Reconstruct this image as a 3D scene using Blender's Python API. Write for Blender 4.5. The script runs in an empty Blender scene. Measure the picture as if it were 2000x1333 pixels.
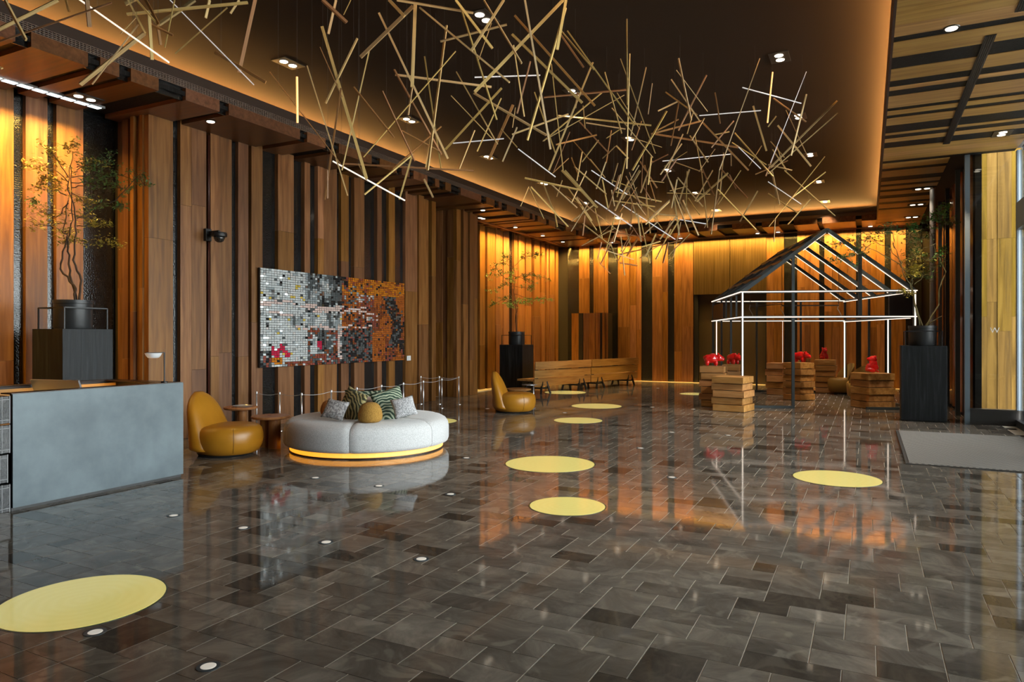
import bpy, bmesh, math, random
from mathutils import Vector, Matrix, noise
rnd = random.Random(11)
sc = bpy.context.scene
COL = sc.collection
PI = math.pi
# ------------------------------------------------------------------ camera
F, HC, CX, CY = 1364.0, 1.62, 1000.0, 655.0      # focal length in pixels of a 2000 px frame, eye height
TH = math.atan(694 / F)
FW = Vector((-math.sin(TH), math.cos(TH), 0)); RT = Vector((math.cos(TH), math.sin(TH), 0)); CAM = Vector((0, 0, HC))
cd = bpy.data.cameras.new('camera'); cam = bpy.data.objects.new('camera', cd); COL.objects.link(cam)
cam.location = CAM; cam.rotation_euler = (PI / 2, 0, TH)
cd.sensor_width = 36; cd.lens = F * 36 / 2000; cd.shift_y = -(666.5 - CY) / 2000
cd.clip_start = 0.05; cd.clip_end = 200
sc.camera = cam
# ------------------------------------------------------------------ world, exposure
sc.view_settings.view_transform = 'Standard'; sc.view_settings.look = 'None'
sc.view_settings.gamma = 1; sc.view_settings.use_curve_mapping = False
sc.view_settings.exposure = 0.0
w = bpy.data.worlds.new('overcast_sky'); sc.world = w; w.use_nodes = True
bg = w.node_tree.nodes['Background']; bg.inputs[0].default_value = (0.95, 0.975, 1.0, 1); bg.inputs[1].default_value = 12.5
sc.cycles.max_bounces = 8; sc.cycles.diffuse_bounces = 4; sc.cycles.glossy_bounces = 4
sc.cycles.transparent_max_bounces = 12; sc.cycles.sample_clamp_indirect = 6
sc.cycles.caustics_reflective = False; sc.cycles.caustics_refractive = False

def area(name, loc, size, rot, power, col, portal=False, spread=None):
    l = bpy.data.lights.new(name, 'AREA'); l.shape = 'RECTANGLE'; l.size, l.size_y = size
    l.energy = power; l.color = col
    if spread: l.spread = spread
    o = bpy.data.objects.new(name, l); COL.objects.link(o); o.location = loc; o.rotation_euler = rot
    if portal: l.cycles.is_portal = True
    return o
def spot(name, loc, tgt, power, col, ang=60, blend=0.6, rad=0.04):
    l = bpy.data.lights.new(name, 'SPOT'); l.energy = power; l.color = col
    l.spot_size = math.radians(ang); l.spot_blend = blend; l.shadow_soft_size = rad
    o = bpy.data.objects.new(name, l); COL.objects.link(o); o.location = loc
    o.rotation_euler = (Vector(tgt) - Vector(loc)).to_track_quat('-Z', 'Y').to_euler()
    return o
COVE = (1.0, 0.50, 0.13); AMB = (1.0, 0.58, 0.12); AMB2 = (1.0, 0.62, 0.17); WARM = (1.0, 0.78, 0.55)
# daylight comes in through the glazed facade on the right (sky portals)
for (y0, y1) in ((2.6, 8.7), (8.7, 15.0)):
    area('facade_portal', (2.62, (y0 + y1) / 2, 2.6), (4.6, y1 - y0), (0, PI / 2, 0), 1, (1, 1, 1), portal=True)
sn = bpy.data.lights.new('bounce_sun', 'SUN'); sn.energy = 5.0; sn.angle = math.radians(8); sn.color = (1.0, 0.95, 0.88)  # added under the overcast sky to bounce off the paving onto the right soffit
so = bpy.data.objects.new('bounce_sun', sn); COL.objects.link(so); so.rotation_euler = (0, math.radians(-32), math.radians(8))
# cove light strips hidden behind the edge of the raised ceiling
area('cove_light', (-9.05, 9.2, 5.25), (0.06, 26.2), (0, PI + math.radians(35), 0), 720, COVE)
area('cove_light', (0.37, 9.2, 5.30), (0.05, 26.2), (0, PI + math.radians(-35), 0), 620, COVE)
area('cove_light', (-4.1, 23.4, 5.25), (8.6, 0.06), (PI + math.radians(35), 0, 0), 360, COVE)
# linear wall washers
area('wall_washer', (-9.80, 21.0, 4.86), (0.05, 6.1), (0, math.radians(22), 0), 400, AMB, spread=math.radians(110))
area('wall_washer', (-4.2, 23.72, 4.86), (11.2, 0.05), (math.radians(22), 0, 0), 430, AMB, spread=math.radians(110))
area('wall_washer', (-9.78, 2.6, 4.80), (0.05, 7.2), (0, math.radians(22), 0), 400, AMB, spread=math.radians(110))
# ------------------------------------------------------------------ pixel -> place (distances measured from the photograph)
def ray(x, y): return FW + RT * ((x - CX) / F) - Vector((0, 0, 1)) * ((y - CY) / F)
def at_z(x, y, z=0.0): r = ray(x, y); return CAM + r * ((z - HC) / r.z)
def at_x(x, y, X): r = ray(x, y); return CAM + r * (X / r.x)
def at_y(x, y, Y): r = ray(x, y); return CAM + r * (Y / r.y)
def at_d(x, y, d): return CAM + ray(x, y) * d
def YX(x, X): return at_x(x, 600, X).y       # y on the plane x = X seen in column x
def XY(x, Y): return at_y(x, 600, Y).x
# ------------------------------------------------------------------ helpers
class MB:
    def __init__(s): s.v = []; s.f = []; s.m = []
    def add(s, vs, fs, mat=0):
        n = len(s.v); s.v += [tuple(q) for q in vs]; s.f += [tuple(i + n for i in f) for f in fs]; s.m += [mat] * len(fs); return s
    def box(s, lo, hi, mat=0, M=None):
        x0, y0, z0 = lo; x1, y1, z1 = hi
        vs = [Vector(p) for p in ((x0,y0,z0),(x1,y0,z0),(x1,y1,z0),(x0,y1,z0),(x0,y0,z1),(x1,y0,z1),(x1,y1,z1),(x0,y1,z1))]
        if M: vs = [M @ p for p in vs]
        return s.add(vs, [(0,3,2,1),(4,5,6,7),(0,1,5,4),(1,2,6,5),(2,3,7,6),(3,0,4,7)], mat)
    def bar(s, a, b, w, t=None, mat=0):
        a = Vector(a); b = Vector(b); t = t or w
        d = b - a; L = d.length
        if L < 1e-6: return s
        q = d.to_track_quat('Z', 'Y').to_matrix().to_4x4()
        return s.box((-w/2, -t/2, 0), (w/2, t/2, L), mat, Matrix.Translation(a) @ q)
    def tube(s, pts, rad, n=8, mat=0, cap=True):
        pts = [Vector(p) for p in pts]
        if not isinstance(rad, (list, tuple)): rad = [rad] * len(pts)
        vs = []
        up = Vector((0.13, 0.21, 0.97)).normalized()
        for i, p in enumerate(pts):
            d = (pts[min(i+1, len(pts)-1)] - pts[max(i-1, 0)]).normalized()
            u = d.cross(up)
            if u.length < 0.05: u = d.cross(Vector((1, 0, 0)))
            u.normalize(); v = d.cross(u)
            for k in range(n):
                a = 2 * PI * k / n; vs.append(p + (u * math.cos(a) + v * math.sin(a)) * rad[i])
        fs = []
        for i in range(len(pts) - 1):
            for k in range(n):
                a = i*n+k; b = i*n+(k+1) % n; fs.append((a, b, b+n, a+n))
        if cap: fs.append(tuple(range(n-1, -1, -1))); fs.append(tuple((len(pts)-1)*n + k for k in range(n)))
        return s.add(vs, fs, mat)
    def lathe(s, prof, n=32, c=(0, 0, 0), mat=0, a0=0.0, a1=2*PI, M=None):
        full = abs(a1 - a0 - 2*PI) < 1e-6; m = n if full else n + 1
        vs = []
        for (r, z) in prof:
            for k in range(m):
                a = a0 + (a1 - a0) * k / n; vs.append(Vector((c[0] + r*math.cos(a), c[1] + r*math.sin(a), c[2] + z)))
        fs = []
        for i in range(len(prof) - 1):
            for k in range(n):
                a = i*m + k; b = i*m + (k+1) % m; fs.append((a, b, b+m, a+m))
        if full:
            fs.append(tuple(range(m-1, -1, -1))); fs.append(tuple((len(prof)-1)*m + k for k in range(m)))
        else:
            fs.append(tuple(i*m for i in range(len(prof)))); fs.append(tuple(i*m + n for i in range(len(prof)-1, -1, -1)))
        if M: vs = [M @ p for p in vs]
        return s.add(vs, fs, mat)
    def mesh(s, name, mats, smooth=False):
        me = bpy.data.meshes.new(name); me.from_pydata(s.v, [], s.f)
        for m in (mats if isinstance(mats, (list, tuple)) else [mats]): me.materials.append(m)
        if any(s.m): me.polygons.foreach_set('material_index', s.m)
        if smooth:
            me.polygons.foreach_set('use_smooth', [True] * len(me.polygons))
        me.update(); return me
    def build(s, name, mats, parent=None, smooth=False, angle=None, bevel=None, loc=None, **kw):
        o = bpy.data.objects.new(name, s.mesh(name, mats, smooth)); COL.objects.link(o)
        if parent: o.parent = parent
        if loc is not None: o.location = loc
        if angle:
            md = o.modifiers.new('es', 'EDGE_SPLIT'); md.split_angle = math.radians(angle)
        if bevel:
            md = o.modifiers.new('bv', 'BEVEL'); md.width = bevel; md.segments = 2; md.limit_method = 'ANGLE'
        for k, v in kw.items(): o[k] = v
        return o
def link(me, name, parent=None, M=None, **kw):
    o = bpy.data.objects.new(name, me); COL.objects.link(o)
    if parent: o.parent = parent
    if M is not None: o.matrix_local = M
    for k, v in kw.items(): o[k] = v
    return o
def thing(name, label, cat, loc=(0, 0, 0), rz=0, group=None):
    o = bpy.data.objects.new(name, None); COL.objects.link(o); o.empty_display_size = 0.2
    o.location = loc; o.rotation_euler = (0, 0, rz); o['label'] = label; o['category'] = cat
    if group: o['group'] = group
    return o
def tag(o, label, cat, group=None):
    o['label'] = label; o['category'] = cat
    if group: o['group'] = group
    return o
def S(o): o['kind'] = 'structure'; return o
def kids(o, idx): return idx.get(o.name, [])
def dup(root, loc, rz, label=None):
    idx = {}
    for q in COL.objects:
        if q.parent: idx.setdefault(q.parent.name, []).append(q)
    def rec(o, par):
        c = o.copy(); COL.objects.link(c)
        if par: c.parent = par; c.matrix_parent_inverse = o.matrix_parent_inverse
        for ch in idx.get(o.name, []): rec(ch, c)
        return c
    r = rec(root, None); r.location = loc; r.rotation_euler = (0, 0, rz)
    if label: r['label'] = label
    return r
# ------------------------------------------------------------------ materials
def newmat(name):
    m = bpy.data.materials.new(name); m.use_nodes = True; nt = m.node_tree
    return m, nt, nt.nodes['Principled BSDF']
def nd(nt, t, **kw):
    n = nt.nodes.new(t)
    for k, v in kw.items(): setattr(n, k, v)
    return n
def mix(nt, fac, a, b, mode='MIX'):
    n = nt.nodes.new('ShaderNodeMix'); n.data_type = 'RGBA'; n.blend_type = mode
    for s_, v in ((n.inputs[0], fac), (n.inputs[6], a), (n.inputs[7], b)):
        if hasattr(v, 'is_linked') or hasattr(v, 'links'): nt.links.new(v, s_)
        elif isinstance(v, (int, float)): s_.default_value = v
        else: s_.default_value = (*v, 1)
    return n.outputs[2]
def math_(nt, op, a, b=None, clamp=False):
    n = nt.nodes.new('ShaderNodeMath'); n.operation = op; n.use_clamp = clamp
    for s_, v in ((n.inputs[0], a), (n.inputs[1], b)):
        if v is None: continue
        if hasattr(v, 'links'): nt.links.new(v, s_)
        else: s_.default_value = v
    return n.outputs[0]
def ramp(nt, fac, stops):
    n = nt.nodes.new('ShaderNodeValToRGB'); nt.links.new(fac, n.inputs[0])
    e = n.color_ramp.elements
    while len(e) < len(stops): e.new(0.5)
    for q, (p, c) in zip(e, stops): q.position = p; q.color = (*c, 1) if len(c) == 3 else c
    return n.outputs[0]
def plain(name, col, rough=0.5, metal=0.0, spec=0.5, emit=None, es=0.0, coat=0.0):
    m, nt, b = newmat(name); b.inputs['Base Color'].default_value = (*col, 1)
    b.inputs['Roughness'].default_value = rough; b.inputs['Metallic'].default_value = metal
    b.inputs['Specular IOR Level'].default_value = spec; b.inputs['Coat Weight'].default_value = coat
    if emit: b.inputs['Emission Color'].default_value = (*emit, 1); b.inputs['Emission Strength'].default_value = es
    return m
def objvec(nt, scale, seed=True):
    tc = nd(nt, 'ShaderNodeTexCoord'); mp = nd(nt, 'ShaderNodeMapping')
    mp.inputs['Scale'].default_value = scale
    nt.links.new(tc.outputs['Object'], mp.inputs[0])
    if not seed: return mp.outputs[0], None
    oi = nd(nt, 'ShaderNodeObjectInfo')
    ad = nd(nt, 'ShaderNodeVectorMath', operation='ADD')
    cb = nd(nt, 'ShaderNodeCombineXYZ'); r = math_(nt, 'MULTIPLY', oi.outputs['Random'], 37.0)
    for i in range(3): nt.links.new(r, cb.inputs[i])
    nt.links.new(mp.outputs[0], ad.inputs[0]); nt.links.new(cb.outputs[0], ad.inputs[1])
    return ad.outputs[0], oi.outputs['Random']
def wood(name, c0, c1, c2, grain, rough=0.45, spec=0.4, bump=0.15, vary=0.5):
    """grain: scale vector; small along the grain"""
    m, nt, b = newmat(name)
    v, r = objvec(nt, grain)
    n1 = nd(nt, 'ShaderNodeTexNoise'); n1.inputs['Scale'].default_value = 1.0; n1.inputs['Detail'].default_value = 6
    n1.inputs['Distortion'].default_value = 0.6
    nt.links.new(v, n1.inputs['Vector'])
    v2, _ = objvec(nt, tuple(g * 0.22 for g in grain))
    n2 = nd(nt, 'ShaderNodeTexNoise'); n2.inputs['Scale'].default_value = 1.0; n2.inputs['Detail'].default_value = 3
    n2.inputs['Distortion'].default_value = 1.2
    nt.links.new(v2, n2.inputs['Vector'])
    c = ramp(nt, n1.outputs[0], [(0.3, c0), (0.52, c1), (0.75, c2)])
    c = mix(nt, math_(nt, 'MULTIPLY', n2.outputs[0], 0.5), c, tuple(x * 0.6 for x in c0), 'MIX')
    hs = nd(nt, 'ShaderNodeHueSaturation'); nt.links.new(c, hs.inputs['Color'])
    nt.links.new(math_(nt, 'ADD', math_(nt, 'MULTIPLY', r, vary), 1 - vary * 0.45), hs.inputs['Value'])
    rr = math_(nt, 'FRACT', math_(nt, 'MULTIPLY', r, 7.31))
    nt.links.new(math_(nt, 'ADD', math_(nt, 'MULTIPLY', rr, 0.14 * vary * 2), 1.0 - 0.06 * vary * 2), hs.inputs['Saturation'])
    nt.links.new(math_(nt, 'ADD', math_(nt, 'MULTIPLY', rr, 0.014), 0.489), hs.inputs['Hue'])
    nt.links.new(hs.outputs[0], b.inputs['Base Color'])
    nt.links.new(math_(nt, 'ADD', math_(nt, 'MULTIPLY', n1.outputs[0], 0.2), rough - 0.1), b.inputs['Roughness'])
    b.inputs['Specular IOR Level'].default_value = spec
    bp = nd(nt, 'ShaderNodeBump'); bp.inputs['Strength'].default_value = bump; bp.inputs['Distance'].default_value = 0.004
    nt.links.new(n1.outputs[0], bp.inputs['Height']); nt.links.new(bp.outputs[0], b.inputs['Normal'])
    return m
OAK = ((0.145, 0.060, 0.017), (0.25, 0.115, 0.036), (0.35, 0.175, 0.062))
oak_z = wood('smoked_oak_upright', *OAK, (16, 16, 1.1), vary=0.55)
oak_x = wood('shaded_smoked_oak_crosswise', (0.09, 0.036, 0.012), (0.16, 0.07, 0.024), (0.22, 0.10, 0.038), (1.1, 16, 16), rough=0.36, vary=0.5)  # same oak darkened: the shade of the left soffit put into its colour
daylit_x = wood('daylit_oak_crosswise', (0.40, 0.21, 0.055), (0.62, 0.37, 0.11), (0.76, 0.49, 0.17), (0.9, 14, 14), rough=0.42, vary=0.3)  # same oak lightened: daylight on the right soffit put into its colour
oak_y = wood('smoked_oak_lengthwise', *OAK, (16, 1.1, 16), rough=0.36, vary=0.5)
pale_x = wood('pale_oak', (0.36, 0.22, 0.11), (0.52, 0.34, 0.18), (0.62, 0.43, 0.25), (1.3, 14, 14), rough=0.5, vary=0.25)
stick_m = wood('stick_oak', (0.54, 0.36, 0.13), (0.72, 0.51, 0.22), (0.84, 0.63, 0.31), (6, 6, 2), rough=0.5, vary=0.7, bump=0.05)
stick_d = wood('stick_brown', (0.32, 0.15, 0.05), (0.44, 0.23, 0.09), (0.52, 0.30, 0.13), (6, 6, 2), rough=0.5, vary=0.6, bump=0.05)
black_oak = wood('black_stained_oak', (0.004, 0.005, 0.006), (0.011, 0.013, 0.015), (0.034, 0.040, 0.046), (22, 22, 1.2), rough=0.5, spec=0.3, bump=0.6, vary=0.1)

def mosaic(name, swap):
    """small glossy black tiles with uneven faces; swap chooses the plane"""
    m, nt, b = newmat(name)
    tc = nd(nt, 'ShaderNodeTexCoord'); sp = nd(nt, 'ShaderNodeSeparateXYZ'); cb = nd(nt, 'ShaderNodeCombineXYZ')
    nt.links.new(tc.outputs['Object'], sp.inputs[0])
    for i, a in enumerate(swap): nt.links.new(sp.outputs[a], cb.inputs[i])
    br = nd(nt, 'ShaderNodeTexBrick'); nt.links.new(cb.outputs[0], br.inputs['Vector'])
    br.inputs['Scale'].default_value = 1.0; br.inputs['Brick Width'].default_value = 0.060; br.inputs['Row Height'].default_value = 0.030
    br.inputs['Mortar Size'].default_value = 0.0035; br.inputs['Color1'].default_value = (0, 0, 0, 1); br.inputs['Color2'].default_value = (1, 1, 1, 1)
    br.inputs['Mortar'].default_value = (0, 0, 0, 1); br.offset = 0.45; br.squash = 0.7; br.squash_frequency = 3
    nz = nd(nt, 'ShaderNodeTexNoise'); nz.inputs['Scale'].default_value = 45; nt.links.new(tc.outputs['Object'], nz.inputs['Vector'])
    col = mix(nt, br.outputs['Color'], (0.005, 0.0055, 0.006), (0.018, 0.019, 0.020))
    col = mix(nt, br.outputs['Fac'], col, (0.002, 0.002, 0.002))
    nt.links.new(col, b.inputs['Base Color'])
    b.inputs['Roughness'].default_value = 0.15; b.inputs['Specular IOR Level'].default_value = 0.75
    h = math_(nt, 'ADD', math_(nt, 'MULTIPLY', br.outputs['Color'], 0.5), math_(nt, 'MULTIPLY', nz.outputs[0], 1.3))
    h = math_(nt, 'SUBTRACT', h, math_(nt, 'MULTIPLY', br.outputs['Fac'], 1.0))
    bp = nd(nt, 'ShaderNodeBump'); bp.inputs['Strength'].default_value = 0.45; bp.inputs['Distance'].default_value = 0.006
    nt.links.new(h, bp.inputs['Height']); nt.links.new(bp.outputs[0], b.inputs['Normal'])
    return m
mos_x = mosaic('black_mosaic_side_wall', (1, 2, 0))
mos_y = mosaic('black_mosaic_back_wall', (0, 2, 1))
mos_z = mosaic('black_mosaic_ceiling', (0, 1, 2)); mos_z.node_tree.nodes['Principled BSDF'].inputs['Specular IOR Level'].default_value = 0.15; mos_z.node_tree.nodes['Principled BSDF'].inputs['Roughness'].default_value = 0.5

def stone():
    m, nt, b = newmat('dark_honed_stone')
    tc = nd(nt, 'ShaderNodeTexCoord'); geo = nd(nt, 'ShaderNodeNewGeometry'); oi = nd(nt, 'ShaderNodeObjectInfo')
    rv = math_(nt, 'FRACT', math_(nt, 'ADD', math_(nt, 'MULTIPLY', oi.outputs['Random'], 1.0), geo.outputs['Random Per Island']))
    pos = nd(nt, 'ShaderNodeVectorMath', operation='ADD')
    cb = nd(nt, 'ShaderNodeCombineXYZ'); rz = math_(nt, 'MULTIPLY', rv, 9.0)
    for i in range(3): nt.links.new(rz, cb.inputs[i])
    nt.links.new(geo.outputs['Position'], pos.inputs[0]); nt.links.new(cb.outputs[0], pos.inputs[1])
    n1 = nd(nt, 'ShaderNodeTexNoise'); n1.inputs['Scale'].default_value = 2.3; n1.inputs['Detail'].default_value = 10; n1.inputs['Roughness'].default_value = 0.68
    n1.inputs['Distortion'].default_value = 1.0
    nt.links.new(pos.outputs[0], n1.inputs['Vector'])
    n2 = nd(nt, 'ShaderNodeTexNoise'); n2.inputs['Scale'].default_value = 2.6; n2.inputs['Detail'].default_value = 6; n2.inputs['Distortion'].default_value = 2.2
    nt.links.new(geo.outputs['Position'], n2.inputs['Vector'])
    c = ramp(nt, n1.outputs[0], [(0.28, (0.090, 0.077, 0.064)), (0.5, (0.168, 0.145, 0.121)), (0.72, (0.285, 0.248, 0.206))])
    c2 = mix(nt, ramp(nt, n2.outputs[0], [(0.58, (0, 0, 0)), (0.66, (0.42, 0.42, 0.42))]), c, (0.34, 0.30, 0.245))
    dk = ramp(nt, rv, [(0.0, (0.42, 0.40, 0.38)), (0.10, (0.46, 0.44, 0.42)), (0.13, (0.80, 0.78, 0.76)), (1.0, (1.18, 1.17, 1.14))])
    c3 = mix(nt, 1.0, c2, dk, 'MULTIPLY')
    nt.links.new(c3, b.inputs['Base Color'])
    nt.links.new(math_(nt, 'ADD', math_(nt, 'MULTIPLY', n1.outputs[0], 0.06), 0.025), b.inputs['Roughness'])
    b.inputs['Specular IOR Level'].default_value = 0.18
    bp = nd(nt, 'ShaderNodeBump'); bp.inputs['Strength'].default_value = 0.008; bp.inputs['Distance'].default_value = 0.002
    nt.links.new(n1.outputs[0], bp.inputs['Height']); nt.links.new(bp.outputs[0], b.inputs['Normal'])
    return m
STONE = stone()
GROUT = plain('pale_grout', (0.85, 0.79, 0.68), 0.6)
MATTE = plain('soft_black_board', (0.008, 0.009, 0.012), 0.95, spec=0.1)
BLACK = plain('matt_black', (0.012, 0.012, 0.013), 0.45)
STEEL_D = plain('dark_blued_steel', (0.060, 0.080, 0.092), 0.45, 0.3)
BRONZE = plain('dark_bronze_trim', (0.055, 0.042, 0.036), 0.38, 0.5)
CHROME = plain('polished_steel', (0.78, 0.79, 0.81), 0.30, 0.9)
MULLION = plain('grey_aluminium_frame', (0.16, 0.20, 0.23), 0.35, 0.5)
LED = plain('white_led_strip', (0.9, 0.85, 0.8), 0.4, emit=(1.0, 0.82, 0.66), es=1.7)
LEDROD = plain('lit_white_rod', (0.7, 0.7, 0.72), 0.3, emit=(0.95, 0.92, 0.95), es=0.38)
LEDROD2 = plain('bright_white_rod', (0.7, 0.7, 0.72), 0.3, emit=(1.0, 0.86, 0.72), es=1.1)
LEDAMB = plain('lit_amber_rod', (0.7, 0.5, 0.3), 0.3, emit=(1.0, 0.55, 0.16), es=1.3)
LAMPM = plain('downlight_lens', (0.9, 0.9, 0.85), 0.4, emit=(1.0, 0.86, 0.66), es=5.0)
COOL = plain('cool_washer_lens', (0.9, 0.9, 0.9), 0.4, emit=(0.80, 0.93, 1.0), es=2.2)
UPM = plain('uplight_glass', (0.75, 0.70, 0.62), 0.2, emit=(1.0, 0.92, 0.8), es=0.30)
CEIL = plain('deep_brown_ceiling_paint', (0.030, 0.018, 0.012), 0.85, spec=0.15)
CONDUIT = plain('oxblood_conduit', (0.07, 0.02, 0.014), 0.4)
DARKWALL = plain('dark_wall_board', (0.018, 0.012, 0.008), 0.7)

# ------------------------------------------------------------------ room shell
ZS = 4.90           # underside of the timber soffits
XL, XA, XN = -9.50, -10.25, -10.30     # main side wall, far recess, near recess
YB = 24.0
floor = S(MB().box((-10.6, -4.2, -0.12), (2.7, 24.4, -0.0025)).build('floor', GROUT))
# --- stone tiles: a repeating module of square, oblong and small tiles
U, V = 0.150, 0.1862; GX, GY = -0.11, 5.04
cells = [(0,0,2,2),(2,0,1,1),(3,-1,2,2),(5,0,1,1),(2,1,2,1),(4,1,2,1),(5,-1,2,1),(7,-1,2,1),(0,2,3,1),(3,2,3,1),(1,3,2,1),(3,3,2,1),(5,3,2,1)]
cells = [c for c in cells if c != (7,-1,2,1)] + [(1,-1,2,1)]
tiles = []
gap = 0.0018; gapx = 0.0034
for I in range(-14, 4):
    for J in range(-8, 22):
        for (cx, cy, cw, ch) in cells:
            x0 = GX + (I*6 + cx) * U; y0 = GY + (J*5 + cy) * V
            x1 = x0 + cw*U; y1 = y0 + ch*V
            if x1 > 2.36 or x0 < -10.3 or y0 < -0.4 or y1 > 23.85: continue
            d = ((x0+x1)/2*FW.x + (y0+y1)/2*FW.y); l = ((x0+x1)/2*RT.x + (y0+y1)/2*RT.y)
            vis = d > 3.0 and abs(l/d) < 0.76
            tiles.append((0 if vis else 1, d, x0, y0, x1, y1))
tiles.sort()
near = [t for t in tiles if t[0] == 0][:300]; far = tiles[len(near):]
tm = {}
for k, (_, d, x0, y0, x1, y1) in enumerate(near):
    key = (round((x1-x0)/U), round((y1-y0)/V))
    if key not in tm:
        W, D = x1-x0-2*gapx, y1-y0-2*gap
        tm[key] = MB().box((-W/2, -D/2, -0.010), (W/2, D/2, 0.0)).mesh('tile', STONE)
    link(tm[key], 'tile' if k == 0 else 'tile.%03d' % k, floor, Matrix.Translation(((x0+x1)/2, (y0+y1)/2, 0)))
b_ = MB()
for (_, d, x0, y0, x1, y1) in far:
    a, b, c, e = x0+gapx, y0+gap, x1-gapx, y1-gap; z = 0.0; q = -0.010
    b_.add([(a,b,z),(c,b,z),(c,e,z),(a,e,z),(a,b,q),(c,b,q),(c,e,q),(a,e,q)], [(0,1,2,3),(0,4,5,1),(1,5,6,2),(2,6,7,3),(3,7,4,0)])
b_.build('far_tiles', STONE, floor, kind='stuff')

# --- walls: backing boards with planks and mosaic bands
def wall_obj(name, lo, hi, m=DARKWALL): return S(MB().box(lo, hi).build(name, m))
WL = wall_obj('wall_left', (-10.62, -4.2, 0), (-10.42, 24.3, 5.6))
WB = wall_obj('wall_back', (-10.62, 24.16, 0), (3.2, 24.3, 5.6))
WF = wall_obj('wall_front', (-10.62, -4.35, 0), (2.7, -4.2, 5.6))
# core that brings the main stretch of the side wall forward
MB().box((-10.42, 6.86, 0), (-9.60, 14.40, 5.3)).build('wall_core', DARKWALL, WL)
MB().box((-10.42, 15.56, 0), (-9.60, 16.62, 5.3)).build('wall_core', DARKWALL, WL)
nplank = [0]
def plank_x(X, y0, y1, thick, parent, m=oak_z, top=ZS + 0.06, joints=None, gapz=0.003, z0=0.0):
    """upright board on a wall whose face looks along +x"""
    zs = [z0] + sorted(joints or []) + [top]
    for a, b in zip(zs, zs[1:]):
        W = y1 - y0 - 0.004
        MB().box((0, -W/2, gapz), (thick, W/2, b - a)).build('plank', m, parent, loc=(X, (y0+y1)/2, a), bevel=None)
def plank_y(Y, x0, x1, thick, parent, m=oak_z, top=ZS + 0.06, joints=None, z0=0.0, gapz=0.003):
    zs = [z0] + sorted(joints or []) + [top]
    for a, b in zip(zs, zs[1:]):
        W = x1 - x0 - 0.004
        MB().box((-W/2, -thick, gapz), (W/2, 0, b - a)).build('plank', m, parent, loc=((x0+x1)/2, Y, a))
def mos_strip_x(X, y0, y1, parent): MB().box((-0.02, -(y1-y0)/2, 0), (0, (y1-y0)/2, ZS+0.06)).build('mosaic_band', mos_x, parent, loc=(X, (y0+y1)/2, 0))
def mos_strip_y(Y, x0, x1, parent): MB().box((-(x1-x0)/2, 0, 0), ((x1-x0)/2, 0.02, ZS+0.06)).build('mosaic_band', mos_y, parent, loc=((x0+x1)/2, Y, 0))
jr = random.Random(5)
def jz(n=1): return [jr.choice((1.0, 1.35, 1.9, 2.35, 2.6, 3.1, 3.6)) + jr.uniform(-.1, .1) for _ in range(n)]
# main stretch: (px0, px1, kind, proud)
MAIN = [(290,338,'w',.10),(338,353,'m'),(353,375,'w',.09),(375,404,'w',.09),(404,411,'g'),(411,428,'w',.10),(428,454,'w',.085),(454,466,'m'),
 (466,486,'w',.09),(486,491,'g'),(491,513,'w',.10),(513,543,'m'),(543,574,'w',.10),(574,594,'m'),(594,605,'w',.11),(605,620,'m'),(620,632,'w',.11),
 (633,659,'w',.09),(659,667,'m'),(667,682,'w',.09),(682,691,'m'),(691,711,'w',.11),(711,736,'m'),(736,745,'w',.11),(745,760,'m'),(760,772,'w',.09),
 (772,792,'m'),(792,815,'w',.10),(815,818,'g'),(818,837,'w',.10),(837,842,'m'),(842,850,'w',.12)]
for s in MAIN:
    y0, y1 = YX(s[0], XL), YX(s[1], XL)
    if s[2] == 'w': plank_x(XL - 0.10, y0, y1, s[3], WL, joints=jz(1 if jr.random() < .75 else 2))
    elif s[2] == 'm': mos_strip_x(XL - 0.08, y0, y1, WL)
# return faces at the near end of the main stretch: stepped boards that look towards the camera
RET = [(-10.30,-10.12,.0),(-10.12,-9.98,.05),(-9.98,-9.86,.0),(-9.86,-9.78,.10),(-9.78,-9.68,.04),(-9.68,-9.60,.08)]
for (xa, xb, p) in RET:
    plank_y(6.86, xa, xb, 0.02 + p, WL, joints=jz(1))
# recess beyond the main stretch and the second pier
y0 = YX(850, XL)
for k in range(6):
    a = 14.46 + k * 0.19
    plank_x(-10.40, a, a + 0.18, 0.10 + 0.05 * (k % 2), WL, joints=jz(1))
for k, xa in enumerate((-10.35, -10.15, -9.98, -9.80)):
    plank_y(15.56, xa, xa + (0.2 if k < 3 else 0.2), 0.015 + 0.03 * (k % 2), WL, joints=jz(1))
PIER = [(892,900,.10),(905,914,.10),(918,928,.09),(930,936,.05)]
for (a, b, p) in PIER: plank_x(XL - 0.10, YX(a, XL), YX(b, XL), p, WL, joints=jz(1))
# far recess
ALC = [(938,948,.07),(951.5,967,.09),(967,976,.11),(976,983.5,.05),(983.5,994,.09),(1004,1011,.08),(1011,1019,.12),(1019,1026,.06),(1026,1037,.10),
 (1042,1053,.11),(1057,1064,.09),(1069,1073,.06),(1073,1082,.10),(1086,1092,.08),(1095,1101,.05),(1101,1109,.09)]
for (a, b, p) in ALC:
    ya, yb = YX(a, XA), YX(b, XA)
    if ya > 23.9: continue
    plank_x(XA - 0.08, ya, min(yb, 23.95), p, WL, joints=jz(1))
for (a, b) in ((948,951.5),(994,1004),(1037,1042),(1053,1057),(1064,1069),(1082,1086),(1092,1095)):
    mos_strip_x(XA - 0.08, YX(a, XA), YX(b, XA), WL)
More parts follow.
